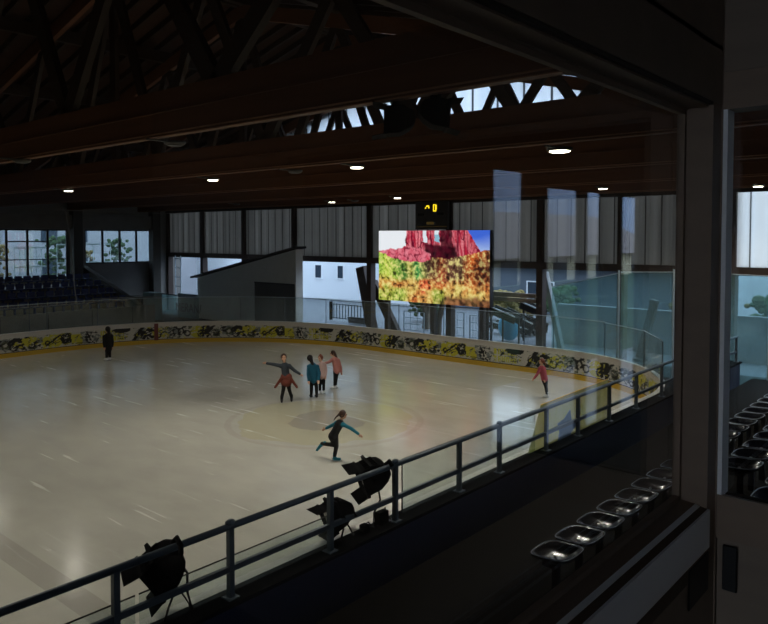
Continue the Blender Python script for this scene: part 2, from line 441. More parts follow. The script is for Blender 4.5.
# safety glass above the boards, sheet by sheet
ol = outline(.05, 2.2, -1.); np_ = 0
for a, b in zip(ol, ol[1:]):
    if a[0] > -9.0 or b[1] > YE+.04 and b[0] > -9.2 or (a[0] > -20 and a[1] < 21): continue
    z1 = 2.33 if a[0] < -12 else 2.3
    c = ((a[0]+b[0])/2, (a[1]+b[1])/2, 1.085); d = Vector((b[0]-a[0], b[1]-a[1], 0)); L = d.length
    e = empty('safety_glass_sheet', c, math.atan2(d.y, d.x), 'clear sheet of safety glass standing in a line on top of the far rink boards', 'glass panel', 'safety glass along the boards')
    m = MB(); m.box((-L/2+.012, -.006, 0), (L/2-.012, .006, z1-1.085)); m.build('pane', 'plexi', e)
    m = MB(); m.box((-L/2+.01, -.012, z1-1.085), (L/2-.01, .012, z1-1.085+.022)); m.build('top_edge', 'galvanised', e)
    m = MB(); m.box((L/2-.02, -.015, 0), (L/2+.0, .015, z1-1.085)); m.build('joint_strip', 'rail_paint', e)

# ------------------------------------------------------------------ hall shell
ROOFX, RZ, SL = -22.0, 14.9, .26
def rz(x): return RZ - SL*abs(x-ROOFX)
Y0, Y1 = -4.6, 31.0
for sgn, nm in ((-1, 'ceiling_far_slope'), (1, 'ceiling_near_slope')):
    xe = ROOFX+sgn*27.
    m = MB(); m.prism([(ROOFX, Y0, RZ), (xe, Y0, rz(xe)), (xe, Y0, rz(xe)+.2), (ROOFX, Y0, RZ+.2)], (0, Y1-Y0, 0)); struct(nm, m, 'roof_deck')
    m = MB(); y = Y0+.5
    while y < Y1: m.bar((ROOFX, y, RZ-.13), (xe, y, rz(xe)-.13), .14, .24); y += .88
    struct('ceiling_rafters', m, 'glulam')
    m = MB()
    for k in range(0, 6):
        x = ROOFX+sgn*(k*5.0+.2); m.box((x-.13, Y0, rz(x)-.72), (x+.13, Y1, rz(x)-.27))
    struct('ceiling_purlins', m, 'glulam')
ZB, HB = 7.2, .78
def truss(y):
    m = MB()
    m.box((-47.2, y-.08, ZB), (3.2, y+.08, ZB+HB))
    m.box((-47.2, y-.105, ZB+.40), (3.2, y-.08, ZB+.43))
    W = MB()
    for sgn in (-1, 1):
        xe = ROOFX+sgn*25
        m.bar((ROOFX, y, RZ-.95), (xe, y, rz(xe)-.95), .18, .5)
        n = 5
        for k in range(n):
            xa, xb = ROOFX+sgn*k*5., ROOFX+sgn*(k+1)*5.
            xm = (xa+xb)/2
            if rz(xb) - .95 < ZB+HB+.5: xb = xb
            W.bar((xa, y, rz(xa)-1.), (xm, y, ZB+HB-.1), .14, .34)
            if k < n-1: W.bar((xm, y, ZB+HB-.1), (xb, y, rz(xb)-1.), .14, .34)
    W.bar((ROOFX, y, ZB+HB), (ROOFX, y, RZ-1.), .14, .34)
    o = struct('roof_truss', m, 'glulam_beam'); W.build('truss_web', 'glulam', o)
    m = MB(); m.tube([(-47, y-.09, ZB+.05), (3, y-.09, ZB+.05)], .012, 6); m.tube([(-47, y-.085, ZB+.0), (3, y-.085, ZB+.0)], .010, 6)
    m.build('conduit', 'conduit', o)
for y in (-3.4, 1.8, 6.96, 12.12, 17.3, 22.5, 27.6): truss(y)
# columns along both long sides
for y in (1.8, 7.05, 12.3, 17.55, 22.8, 28.6):
    m = MB(); m.box((-46.9, y-.3, 0), (-46.3, y+.3, ZB+.3)); struct('column', m, 'concrete_dark')
    if y > 10: m = MB(); m.box((2.0, y-.2, 0), (2.5, y+.2, ZB+.3)); struct('column', m, 'post_brown')
# wall behind the viewer's end and the far side wall with its strip of windows
m = MB(); m.box((-47.4, Y0-.3, 0), (-.75, Y0, 14.9)); m.box((-.75, Y0-.3, 0), (3.2, Y0, 3.55)); m.box((-.75, Y0-.3, 6.75), (3.2, Y0, 14.9)); struct('wall_front', m, 'concrete_dark')  # end wall pulled close, gap added so sky light reaches the cabin openings
XW = -47.0
wins = [(4.0, 10.2, 2.75), (10.6, 16.9, 2.75), (17.3, 22.4, 2.75), (23.6, 28.7, 3.6)]
m = MB(); yprev = Y0
for a, b, zs in wins:
    m.box((XW-.3, yprev, 0), (XW, a, 8.6)); m.box((XW-.3, a, 0), (XW, b, zs)); m.box((XW-.3, a, 5.93), (XW, b, 8.6)); yprev = b
m.box((XW-.3, yprev, 0), (XW, 31, 8.6)); struct('wall_left', m, 'block_wall')
m = MB(); m.box((XW, 1, 6.0), (XW+.5, 29, 6.9)); struct('trim_1', m, 'concrete')
for k, (a, b, zs) in enumerate(wins):
    fr = MB(); zt = 5.93; n = 4
    for zz in (zs+.04, zt-.04): fr.bar((XW-.1, a, zz), (XW-.1, b, zz), .1, .09)
    for i in range(n+1): fr.box((XW-.16, a+(b-a)*i/n-.06, zs), (XW-.04, a+(b-a)*i/n+.06, zt))
    if zs < 3: 
        fr.bar((XW-.1, a, 4.0), (XW-.1, b, 4.0), .08, .06); fr.bar((XW-.1, a+(b-a)/4, 5.15), (XW-.1, a+(b-a)*.75, 5.15), .08, .08)
    o = struct('window_%d' % (k+3), fr, 'steel_dark')
    m = MB(); m.box((XW-.105, a, zs), (XW-.095, b, zt)); m.build('pane', 'house_glass', o)
# end wall: cladding bays over a long opening
YW, ZC0, ZC1 = 30.0, 4.28, 9.0
posts = [-46.9, -42.6, -38.0, -33.1, -26.85, -21.4, -16.26, -12.4, -8.02, -3.0, 2.2]
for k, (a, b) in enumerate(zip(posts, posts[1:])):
    m = MB(); m.box((a+.15, YW-.03, ZC0), (b-.15, YW+.03, ZC1)); struct('wall_end_cladding', m, 'cladding' if b < -7.5 else 'cladding_bright')
for x in posts:
    m = MB(); m.box((x-.16, YW-.2, 0), (x+.16, YW+.2, ZC1)); struct('wall_end_post', m, 'post_brown')
m = MB(); m.box((-47, YW-.22, 3.98), (3, YW+.2, ZC0+.02)); struct('wall_end_beam', m, 'post_brown')
m = MB(); m.box((-46.9, YW-.3, 7.17), (2.9, YW-.1, 8.9)); struct('wall_end_header', m, 'glulam')
gz = 8.9
m = MB(); m.prism([(-46.9, YW+.08, gz), (2.9, YW+.08, gz), (2.9, YW+.08, rz(2.9)-.02), (ROOFX, YW+.08, RZ-.02), (-46.9, YW+.08, rz(-46.9)-.02)], (0, .04, 0)); struct('wall_end_gable', m, 'gable_panel')
m = MB(); m.box((-47, YW-.1, 8.7), (3, YW+.06, 10.2)); struct('trim_2', m, 'glulam')
# near side wall (behind the viewer's cabin) with tall slots to the outside
XS = 2.0
slots = [(5.13, 5.65, 2.9, 6.06), (6.07, 6.73, 2.9, 5.95), (6.91, 7.27, 2.9, 5.95), (7.79, 8.25, 2.87, 5.94), (9.4, 11.5, 3.2, 5.9)]
m = MB(); yp = Y0
for a, b, z0, z1 in slots:
    if a > yp: m.box((XS, yp if yp > Y0 else 2.0, 0), (XS+.05, a, 8.4))
    m.box((XS, a, 0), (XS+.05, b, z0)); m.box((XS, a, z1), (XS+.05, b, 8.4)); yp = b
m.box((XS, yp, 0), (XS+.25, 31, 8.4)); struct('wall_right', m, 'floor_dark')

# lamps on the truss undersides: housing and glowing disc, with their light
lamps = [(-25.88, 12.4, 1), (-17.65, 12.77, 1), (-11.81, 12.69, 1), (-6.57, 12.81, 1), (-19.95, 24.0, 1), (-10.63, 23.95, 1), (-24.84, 24.9, 1), (-30.6, 23.6, 0), (-11.36, 7.4, 0), (-16.57, 6.9, 0), (-13.91, 12.61, 0), (-23.32, 24.9, 0), (-6.25, 26.2, 1), (-33, 12.6, 1), (-24, 7.4, 1), (-20.5, 2.2, 1), (-13, 2.2, 1)]
lampnames = ['second from the left on the middle truss', 'third on the middle truss', 'over the right half of the ice on the middle truss', 'large and near the window on the middle truss', 'above the left of the scoreboard', 'at the right end over the far corner', 'small and dim above the far end wall', '', '', '', '', '', 'seen through the right window', 'at the far left end of the middle truss', 'on the nearest long truss over the left ice', 'over the near left ice', 'over the near middle ice']
lampnames[0] = 'leftmost of those seen on the middle truss'; lampnames[1] = 'second of those seen along the middle truss'
for k, (x, y, on) in enumerate(lamps):
    lab = 'round white ceiling lamp glowing, '+lampnames[k] if on else 'round ceiling lamp switched off under a dark roof truss'
    e = empty('ceiling_lamp', (x, y, ZB-.06), 0, lab, 'ceiling lamp', 'lamps under the roof trusses')
    m = MB(); q = .2 if k == 3 else .15; m.tube([(0, 0, .06), (0, 0, .02)], q*1.25, 20); m.tube([(0, 0, .02), (0, 0, 0)], q*1.25, 20, q*1.1); m.box((-.04, -.55, .035), (.04, .05, .065)); m.build('housing', 'lamp_housing', e)
    m = MB(); m.tube([(0, 0, -.001), (0, 0, -.02)], q, 20, q*.9); m.build('diffuser', 'lamp_glow' if on else 'lamp_housing', e)
    if on:
        L = bpy.data.lights.new('lamp_light', 'SPOT'); L.energy = 760 if x > -18.5 else (440 if x > -22 else 200); L.color = (1, .94, .82); L.spot_size = math.radians(150); L.spot_blend = .6; L.shadow_soft_size = .2
        lo = bpy.data.objects.new('lamp_light', L); COL.objects.link(lo); lo.location = (0, 0, -.05); L.shadow_soft_size = .15; lo.parent = e

# ------------------------------------------------------------------ things at the end wall
SX0, SX1, SZ0, SZ1, SY = -25.74, -18.68, 2.05, 5.78, 29.45
e = empty('video_screen', ((SX0+SX1)/2, SY, SZ0), 0, 'large bright video screen showing red desert buttes over autumn bushes', 'video screen')
NX, NZ = 190, 100
def mixc(a, b, f): f = max(0, min(1, f)); return tuple(p+(q-p)*f for p, q in zip(a, b))
def fbm(x, y, k=0.): return noise.fractal((x, y, k), .8, 2.1, 5)
def sm(a, b, x): x = max(0., min(1., (x-a)/(b-a))); return x*x*(3-2*x)
def led(s, t):
    X, Y = s*1.9, t
    w1, w2 = noise.noise((X*4, Y*4, 1)), noise.noise((X*11, Y*11, 4)); n3 = noise.noise((X*19, Y*19, 9)); n4 = noise.noise((X*42, Y*42, 3))
    s2, t2 = s+.012*w2+.006*n3, t+.02*w2+.012*n3
    c = rgb(250, 250, 255)
    if s > .6: c = mixc(rgb(70, 110, 225), rgb(190, 212, 250), (t-.06)/.26+w1*.3)
    ridge = 1.
    if s2 < .32: ridge = .29-.30*max(0, s2-.03)+.05*w1
    if .265 < s2 < .80: ridge = -.1
    if .78 <= s2: ridge = (s2-.80)*2.6-.05
    if .49 < s2 < .53 and False: ridge = .05
    gap = (.425 < s2 < .465 or .535 < s2 < .575) and t2 < .16
    if gap: return rgb(236, 242, 250) if s < .5 or t < .06 else rgb(150, 196, 216)
    if t2 > ridge:
        strat = noise.noise((X*22+w1, Y*5, 2)); crev = abs(noise.noise((X*18, Y*7+w1*2, 6)))
        c = mixc(rgb(186, 36, 62), rgb(255, 150, 160), .38+.9*strat+.4*n4)
        c = mixc(rgb(110, 14, 44), c, sm(.02, .14, crev))
        dk = sm(.0, .05, t2-.17+.03*w1)*sm(.0, .04, s2-.42)*sm(.0, .05, .76-s2+.1*(t-.3))
        if .585 < s2 < .69: dk = max(dk, .9)
        c = mixc(c, mixc(rgb(26, 6, 16), rgb(104, 20, 42), .35+.7*w2), dk*.97)
        if .18 < t2 and s2 < .5:                       # lower dome, left
            c2 = mixc(rgb(214, 56, 84), rgb(255, 158, 172), .45+.55*noise.noise((X*14, Y*11, 8))+.3*n4)
            c2 = mixc(rgb(120, 18, 46), c2, sm(.01, .1, abs(noise.noise((X*13+w2, Y*9, 12)))))
            dome = .20+1.6*(s2-.24)**2 if s2 > .24 else .2+.8*(s2-.24)**2
            c = mixc(c, c2, sm(0, .03, t2-dome))
    line = .37+.045*w1+.03*w2 - .10*sm(.72, .95, s) + .05*sm(.15, .3, s)*(1-sm(.42, .52, s)) - .06*(1-sm(.0, .16, s))
    if t2 > line:
        base = [(0., (150, 200, 66)), (.08, (210, 226, 90)), (.17, (150, 190, 76)), (.24, (80, 136, 60)), (.31, (180, 176, 80)), (.37, (80, 176, 90)), (.43, (150, 150, 80)), (.48, (110, 84, 66)), (.58, (196, 96, 60)), (.66, (130, 84, 66)), (.76, (110, 80, 60)), (.86, (226, 110, 50)), (.93, (214, 104, 56)), (1., (120, 70, 50))]
        for (a, ca), (b2, cb) in zip(base, base[1:]):
            if a <= min(1, max(0, s+.03*w1)) <= b2: c = mixc(rgb(*ca), rgb(*cb), (s+.03*w1-a)/(b2-a))
        fl = sm(.60, .74, t+.10*w1+.04*w2)
        o1 = mixc(rgb(238, 120, 62), rgb(236, 206, 110), .45+.9*w1+.5*w2)
        c = mixc(c, o1, fl*.9)
        c = mixc(c, rgb(250, 84, 60), .8*sm(.06, .02, abs(s-.44+.05*w2))*sm(.64, .72, t)*sm(.92, .84, t)) if .35 < s < .52 else c
        c = mixc(c, rgb(150, 196, 70), .75*sm(.76, .86, t+.06*w2)*(1-sm(.22, .34, s))); c = mixc(c, rgb(130, 190, 70), .7*sm(.05, .0, abs(s-.57)-.03)*sm(.76, .84, t))
        lf = .6*w2+.9*n3+.7*n4
        c = mixc(c, rgb(36, 28, 20), min(.92, -lf*1.5-.08)) if lf < 0 else mixc(c, rgb(255, 236, 150), min(.8, lf*1.35))
        dkz = sm(.12, .03, abs(s-.92)+.35*abs(t-.56))+.7*sm(.13, .04, abs(s-.53)+.5*abs(t-.46))
        c = mixc(c, rgb(46, 28, 26), min(.8, dkz)*(.6+.5*(n3 < .1)))
        bk = sm(.86, .93, t+.05*w2-.04*(s < .6))*sm(.5, .66, s)
        c = mixc(c, mixc(rgb(60, 40, 34), rgb(160, 96, 66), .3+w2+n3), bk*.9)
    return c
vv, ff, cc = [], [], []
for j in range(NZ):
    for i in range(NX):
        s0, t0 = i/(NX-1), j/(NZ-1)
        vv.append(((s0-.5)*(SX1-SX0), -.061, (1-t0)*(SZ1-SZ0))); cc.append(led(s0, t0))
for j in range(NZ-1):
    for i in range(NX-1): a = j*NX+i; ff.append((a, a+NX, a+NX+1, a+1))
me = bpy.data.meshes.new('display'); me.from_pydata(vv, [], ff); me.materials.append(MATS['led_picture'])
ca = me.color_attributes.new('print', 'FLOAT_COLOR', 'POINT')
for k, c in enumerate(cc): ca.data[k].color = (*c, 1)
o = bpy.data.objects.new('display', me); COL.objects.link(o); o.parent = e
m = MB(); m.box((-(SX1-SX0)/2, -.06, 0), ((SX1-SX0)/2, .3, SZ1-SZ0)); m.build('casing', 'steel_dark', e)
for x in (-3.1, .0, 3.0):
    m = MB(); m.box((x-.12, .05, -SZ0), (x+.12, .29, 0)); m.build('support_leg', 'post_brown', e)

e = empty('scoreboard', (-22.14, 29.3, 5.84), 0, 'dark scoreboard with a lit amber clock hanging above the video screen', 'scoreboard')
m = MB(); m.box((-1.02, 0, 0), (1.02, .2, 1.4)); m.bevel(.015, 1); m.build('casing', 'scoreboard', e)
def seg7(mb, ch, x, z, h, w_):
    SEG = {'0': 'abcdef', '1': 'bc', '7': 'abc', '2': 'abged', '-': 'g', 'n': 'abf', 'C': 'adef', 'F': 'afeg', 'D': 'abcdef'}
    t_ = h*.14
    R = dict(a=(0, h-t_, w_, h), g=(0, h/2-t_/2, w_, h/2+t_/2), d=(0, 0, w_, t_), f=(0, h/2, t_, h), b=(w_-t_, h/2, w_, h), e=(0, 0, t_, h/2), c=(w_-t_, 0, w_, h/2))
    for q in SEG[ch]: x0, z0, x1, z1 = R[q]; mb.box((x+x0, -.012, z+z0), (x+x1, 0, z+z1))
m = MB(); m.box((-.38, -.012, 1.06), (-.30, 0, 1.12)); m.box((-.30, -.012, 1.14), (-.12, 0, 1.22)); m.box((-.16, -.012, 1.06), (-.10, 0, 1.17)); m.build('clock_digit', 'digit_amber', e)
m = MB(); seg7(m, 'C', .14, .90, .36, .16); m.box((.26, -.012, .98), (.36, 0, 1.24)); m.box((.20, -.012, .9), (.34, 0, .96)); m.build('clock_digit', 'digit_amber', e)
m = MB(); m.box((-.28, -.012, .24), (.18, 0, .38)); m.build('period_display', 'digit_dim', e)
m = MB(); m.box((-1.0, -.012, .13), (1.0, 0, .15)); m.build('divider_line', 'digit_dim', e)
m = MB()
for k in range(4): m.box((-.82+.1*k, -.012, .7), (-.76+.1*k, 0, .82))
m.build('caption', 'lamp_edge', e); m = MB()
for k in range(4): m.box((.42+.1*k, -.012, .72), (.48+.1*k, 0, .84))
m.build('caption', 'lamp_edge', e)
for x in (-.7, .7):
    m = MB(); m.box((x-.03, .08, 1.4), (x+.03, .14, 2.0)); m.build('hanger', 'steel_dark', e)

# kiosk with a mono-pitch roof beside the left opening
KX0, KX1, KY0, KY1 = -40.9, -31.2, 28.3, 28.85
e = empty('kiosk', (KX0, KY0, 0), 0, 'plain grey kiosk with sloping roof and dark shutter door under the end wall', 'kiosk')
m = MB(); h0, h1 = 2.72, 4.72; W = KX1-KX0
m.prism([(0, 0, 0), (W, 0, 0), (W, 0, h1), (0, 0, h0)], (0, KY1-KY0, 0)); m.build('walls', 'shed_wall', e)
m = MB(); m.prism([(-.5, -.25, h0-.05), (W*.55, -.25, h0+(h1-h0)*.57), (W*.55, -.25, h0+(h1-h0)*.57+.12), (-.5, -.25, h0+.07)], (0, .95, 0)); 
m.prism([(W*.5, -.25, h0+(h1-h0)*.52), (W+.15, -.25, h1+.06), (W+.15, -.25, h1+.18), (W*.5, -.25, h0+(h1-h0)*.52+.12)], (0, .95, 0)); m.build('roof', 'steel_dark', e)
dx0, dx1 = ony(255, 300, KY0).x-KX0, ony(295, 300, KY0).x-KX0
m = MB(); m.box((dx0, -.03, 0), (dx1, .0, 2.62)); d_ = m.build('shutter_door', 'shed_door', e)
m = MB(); m.bar((dx0, -.035, 2.66), (dx1, -.035, 2.66), .05, .08); m.build('door_head', 'steel_dark', d_)
m = MB(); m.box((dx1-.25, -.06, 1.0), (dx1-.15, -.03, 1.15)); m.build('door_handle', 'chrome', d_)
# steel ladder in the left opening
lx = ony(170, 280, 29.0).x
e = empty('ladder', (lx, 29.4, 0), 0, 'thin vertical steel ladder in the bright opening left of the kiosk', 'ladder')
for q in (0, .45):
    m = MB(); m.box((q*1.5, 0, 0), (q*1.5+.06, .06, 4.1)); m.build('stile', 'galvanised', e)
for k in range(6): m = MB(); m.box((.0, .01, .55+k*.66), (.7, .05, .6+k*.66)); m.build('rung', 'galvanised', e)
# poster sheet on the fence below that opening, with lettering
p0, p1 = ony(178, 293, 28.2), ony(199, 322, 28.2)
e = empty('banner', (p0.x, 28.2, p1.z), 0, 'pale teal banner with dark hand lettering left of the kiosk', 'banner')
bw, bh = p1.x-p0.x, p0.z-p1.z
m = MB(); m.box((0, -.01, 0), (bw, .01, bh)); m.build('sheet', 'poster_teal', e)
cu = bpy.data.curves.new('lettering', 'FONT'); cu.body = 'MERAN/'; cu.size = bh*.46; cu.extrude = .004; cu.align_x = 'CENTER'
fo = bpy.data.objects.new('tmp', cu); COL.objects.link(fo); dg = bpy.context.evaluated_depsgraph_get(); dg.update()
fm = bpy.data.meshes.new_from_object(fo.evaluated_get(dg)); bpy.data.objects.remove(fo)
fm.materials.clear(); fm.materials.append(MATS['ink'])
fm.transform(Matrix.Translation((bw/2, -.016, bh*.32)) @ Matrix.Rotation(PI/2, 4, 'X'))
o = bpy.data.objects.new('lettering', fm); COL.objects.link(o); o.parent = e
# low crash barrier of glass left of the banner
p0, p1 = ony(160, 294, 28.3), ony(177, 322, 28.3)
e = empty('barrier_panel', (p0.x, 28.3, 0), 0, 'dark glass barrier panel with a top rail left of the lettered banner', 'barrier')
m = MB(); m.box((0, -.01, 0), (p1.x-p0.x, .01, p0.z)); m.build('pane', 'plexi_teal', e)
m = MB(); m.box((0, -.03, p0.z), (p1.x-p0.x+1.6, .03, p0.z+.06)); m.build('top_rail', 'steel_dark', e)

# ------------------------------------------------------------------ far grandstand
GY0, GY1 = 2.0, 23.3
m = MB()
rows = [(-39.8, 1.55), (-41.3, 1.95), (-42.8, 2.35), (-44.3, 2.72)]
for k, (x, z) in enumerate(rows):
    m.box((x-1.5 if k < 3 else -46.9, GY0, 0), (x+.0, GY1, z-.38))
m.box((-39.8, GY0, 0), (-38.2, GY1, .75))
struct('grandstand_steps', m, 'concrete')
m = MB(); m.box((-38.2, GY0, 0), (-38.0, GY1, 1.45))
struct('grandstand_front_wall', m, 'concrete')
m = MB()
for k in range(9): m.box((-37.995, GY0+.6+k*2.4, .1), (-37.98, GY0+.63+k*2.4, 1.4))
struct('trim_3', m, 'ink')
m = MB(); m.prism([(-46.9, GY1, 3.5), (-46.9, GY1, 0), (-38.6, GY1, 0), (-38.6, GY1, .9)], (0, .35, 0)); struct('grandstand_end_wall', m, 'concrete_dark')
sm = MB(); sm.box((-.22, -.22, 0), (.2, .22, .06)); sm.box((-.24, -.22, .02), (-.18, .22, .36)); sm.box((-.1, -.05, -.38), (.05, .05, 0)); sm.bevel(.02, 1)
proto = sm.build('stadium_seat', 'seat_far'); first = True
for k, (x, z) in enumerate(rows):
    nm = ('lowest', 'second', 'third', 'topmost')[k]
    for i in range(26):
        y = 9.4+i*.53
        o = proto if first else proto.copy()
        if not first: COL.objects.link(o)
        first = False
        o.location = (x-.55, y, z)
        tag(o, 'navy plastic seat in the %s row of the far grandstand' % nm, 'seat', 'far grandstand seats, %s row' % nm)
# net cord at the corner of the far stand
e0 = onx(66, 210, -35.5)
pts = [onx(u, v, -35.5) for u, v in ((62, 207), (66, 212), (70, 240), (72, 262), (75, 290), (78, 311))]
m = MB(); m.tube([p-pts[-1] for p in pts], .03, 6); o = m.build('net_rope', 'net_grey'); o.location = pts[-1]
tag(o, 'pale net rope hanging in a curve in front of the far grandstand', 'cord')
pts = [onx(u, v, -35.3) for u, v in ((54, 210), (66, 210), (120, 212), (185, 214))]
m = MB(); m.tube([p-pts[0] for p in pts], .015, 6); o = m.build('net_cable', 'net_grey'); o.location = pts[0]
tag(o, 'thin horizontal cable carrying the net at the far stand', 'cable')
pts = [onx(u, v, -36.5) for u, v in ((80, 311), (93, 299), (140, 297), (160, 297))]
m = MB(); m.tube([p-pts[0] for p in pts], .03, 6); o = m.build('stair_handrail', 'net_grey'); o.location = pts[0]
tag(o, 'grey handrail rising beside the stair of the far grandstand', 'handrail')
for k, (u0, u1, v0, v1, mt, lb) in enumerate(((127, 142, 297, 322, 'steel_dark', 'dark wooden cabinet below the far corner windows'), (143, 154, 293, 318, 'poster_teal', 'pale blue upright box beside the dark cabinet'))):
    a, b = ony(u0, v1, 25.6), ony(u1, v0, 25.6)
    e = empty('storage_cabinet' if k == 0 else 'upright_box', (a.x, 25.6, 0), 0, lb, 'cabinet' if k == 0 else 'box')
    m = MB(); m.box((0, 0, 0), (b.x-a.x, .6, b.z)); m.bevel(.02, 1); m.build('body', mt, e)
    m = MB(); m.box((.06, -.02, .06), ((b.x-a.x)-.06, 0, b.z-.06)); m.build('door', mt, e)

# ------------------------------------------------------------------ outside, beyond the end wall
def house(name, x0, x1, y0, y1, h, mat, label, wins, roof=True, flip=None):
    e = empty(name, (x0, y0, 0), 0, label, 'building')
    m = MB(); m.box((0, 0, 0), (x1-x0, y1-y0, h)); m.build('wall', mat, e)
    if roof: m = MB(); L = x1-x0; D = y1-y0; m.prism([(-.5, -.6, h), (-.5, D+.6, h), (-.5, D/2, h+D*.28)], (L+1, 0, 0)); m.build('roof', 'roof_tile', e)
    for (a, b, z0, z1) in wins:
        f = MB(); f.box((a-.12, -.06, z0-.1), (b+.12, -.0, z0)); f.box((a-.1, -.05, z1), (b+.1, 0, z1+.08)); f.box((a-.1, -.05, z0), (a, 0, z1)); f.box((b, -.05, z0), (b+.1, 0, z1)); f = f.build('window', 'house_white', e)
        m = MB(); m.box((a, -.03, z0), (b, -.005, z1)); m.build('pane', 'window_dark', f)
    return e
hx = -80.
house('white_house', hx, -35.6, 44, 54, 9.0, 'house_white', 'long white house beyond the end opening with two small windows', [(-45.95-hx, -45.2-hx, 1.85, 2.95), (-43.2-hx, -42.55-hx, 1.9, 2.95)])
house('grey_shed', -35.0, -14, 46, 54, 3.4, 'house_slate', 'low grey shed behind the fences below the video screen', [(3, 5, 1, 2.2), (9, 11, 1, 2.2)])
house('cream_house', -12, 14, 62, 70, 4.2, 'house_cream', 'cream house behind the glass at the far right of the end wall', [(3, 4.3, 1.6, 2.9), (8, 9.3, 1.6, 2.9), (13, 14.5, 1.6, 2.9)])
# tubular gate with bars, and meter box
g0, g1 = ony(331, 303, 33.5), ony(367, 303, 33.5)
e = empty('barred_gate', (g0.x, 33.5, 0), 0, 'steel gate of upright bars standing before the white house', 'gate')
gh = g0.z
for q in (0, g1.x-g0.x):
    m = MB(); m.box((q-.08, -.08, 0), (q+.08, .08, gh+.1)); m.build('gate_post', 'lamp_edge', e)
m = MB(); m.bar((0, 0, gh-.05), (g1.x-g0.x, 0, gh-.05), .05, .05); m.bar((0, 0, .15), (g1.x-g0.x, 0, .15), .05, .05); m.build('gate_rail', 'rail_paint', e)
n = 12
for k in range(1, n): m = MB(); x = (g1.x-g0.x)*k/n; m.box((x-.022, -.022, .1), (x+.022, .022, gh)); m.build('bar', 'rail_paint', e)
b0, b1 = ony(348, 318, 33.0), ony(366, 332, 33.0)
e = empty('meter_box', (b0.x, 33.0, 0), 0, 'low dark box standing in front of the barred gate', 'box')
m = MB(); m.box((0, 0, 0), (b1.x-b0.x, .3, b0.z)); m.bevel(.02, 1); m.build('body', 'shed_door', e)
m = MB(); m.box((-.03, -.03, b0.z), (b1.x-b0.x+.03, .33, b0.z+.05)); m.build('lid', 'lamp_edge', e)
# raking timber struts outside the end wall
def strut(a, b, y, w_, mat, lab, cat='strut'):
    A, B = ony(*a, y), ony(*b, y); B.z = min(B.z, .1) if B.z < .5 else B.z
    e = empty('raking_strut', (B.x, y, 0), 0, lab, cat)
    m = MB(); m.bar(A-Vector((B.x, y, 0)), B-Vector((B.x, y, 0)), .3, w_, (1, 0, 0)); m.build('beam', mat, e)
    m = MB(); m.box((-.25, -.25, -.06), (.25, .25, .06)); m.build('foot', 'steel_dark', e); return e
strut((361, 267), (374, 338), 30.8, .62, 'post_brown', 'thick dark raking strut leaning left of the brown end-wall post')
strut((373, 282), (400, 340), 31.4, .5, 'post_brown', 'dark raking strut leaning right from the post toward the screen')
strut((545, 272), (562, 352), 30.6, .22, 'house_grey', 'slim pale steel strut leaning behind the stacked stair flights')
strut((655, 300), (640, 352), 31.5, .3, 'post_brown', 'dark raking strut behind the glass near the window post')
strut((689, 288), (684, 330), 31.5, .3, 'post_brown', 'dark raking strut seen beside the right window frame')
# tree trunk pair under the screen
def trunk(u, v, y, r, lab, lean):
    b0 = ony(u, v, y); e = empty('tree', (b0.x, y, 0), 0, lab, 'tree')
    m = MB(); m.tube([(0, 0, 0), (.05, 0, .8), (lean*.5, 0, 1.5), (lean, .1, 2.6)], r, 9, r*.7); m.tube([(.02, 0, .5), (-lean*.5, .05, 1.2), (-lean*1.2, .1, 2.4)], r*.7, 8, r*.5); m.build('trunk', 'bark', e)
    m = MB(); random.seed(int(u)); 
    for k in range(90):
        c = Vector((lean*.5+random.gauss(0, .35), random.gauss(0, .25), 2.6+random.gauss(0, .3)))
        m.sphere(c, .14+random.random()*.12, (1, 1, .7), 4)
    m.build('crown', 'hedge', e)
trunk(438, 333, 32.2, .2, 'dark forked tree trunk behind the lower middle of the screen', .5)
trunk(426, 333, 33.9, .24, 'thick dark tree trunk left of the forked trunk below the screen', -.3)
# mesh fence sections below the screen
def mesh_fence(u0, u1, vt, y, lab, mat='galvanised', nb=9):
    a, b = ony(u0, vt, y), ony(u1, vt, y); L = b.x-a.x
    e = empty('mesh_fence', (a.x, y, 0), 0, lab, 'fence', 'site fences below the screen')
    for q in (0, L): m = MB(); m.tube([(q, 0, 0), (q, 0, a.z)], .035, 8); m.build('fence_post', mat, e)
    m = MB()
    for k in range(nb+1): m.bar((L*k/nb, 0, .1), (L*k/nb, 0, a.z), .02, .02)
    for k in range(4): m.bar((0, 0, .1+(a.z-.1)*k/3), (L, 0, .1+(a.z-.1)*k/3), .03, .03)
    m.build('mesh_panel', mat, e)
mesh_fence(404, 424, 311, 32.2, 'wire fence section left of the dark trunks under the screen', nb=3)
mesh_fence(444, 464, 311, 32.2, 'wire fence section right of the dark trunks under the screen', nb=3)
mesh_fence(470, 492, 315, 32.0, 'pale barred fence section left of the steel stair flights', nb=7)
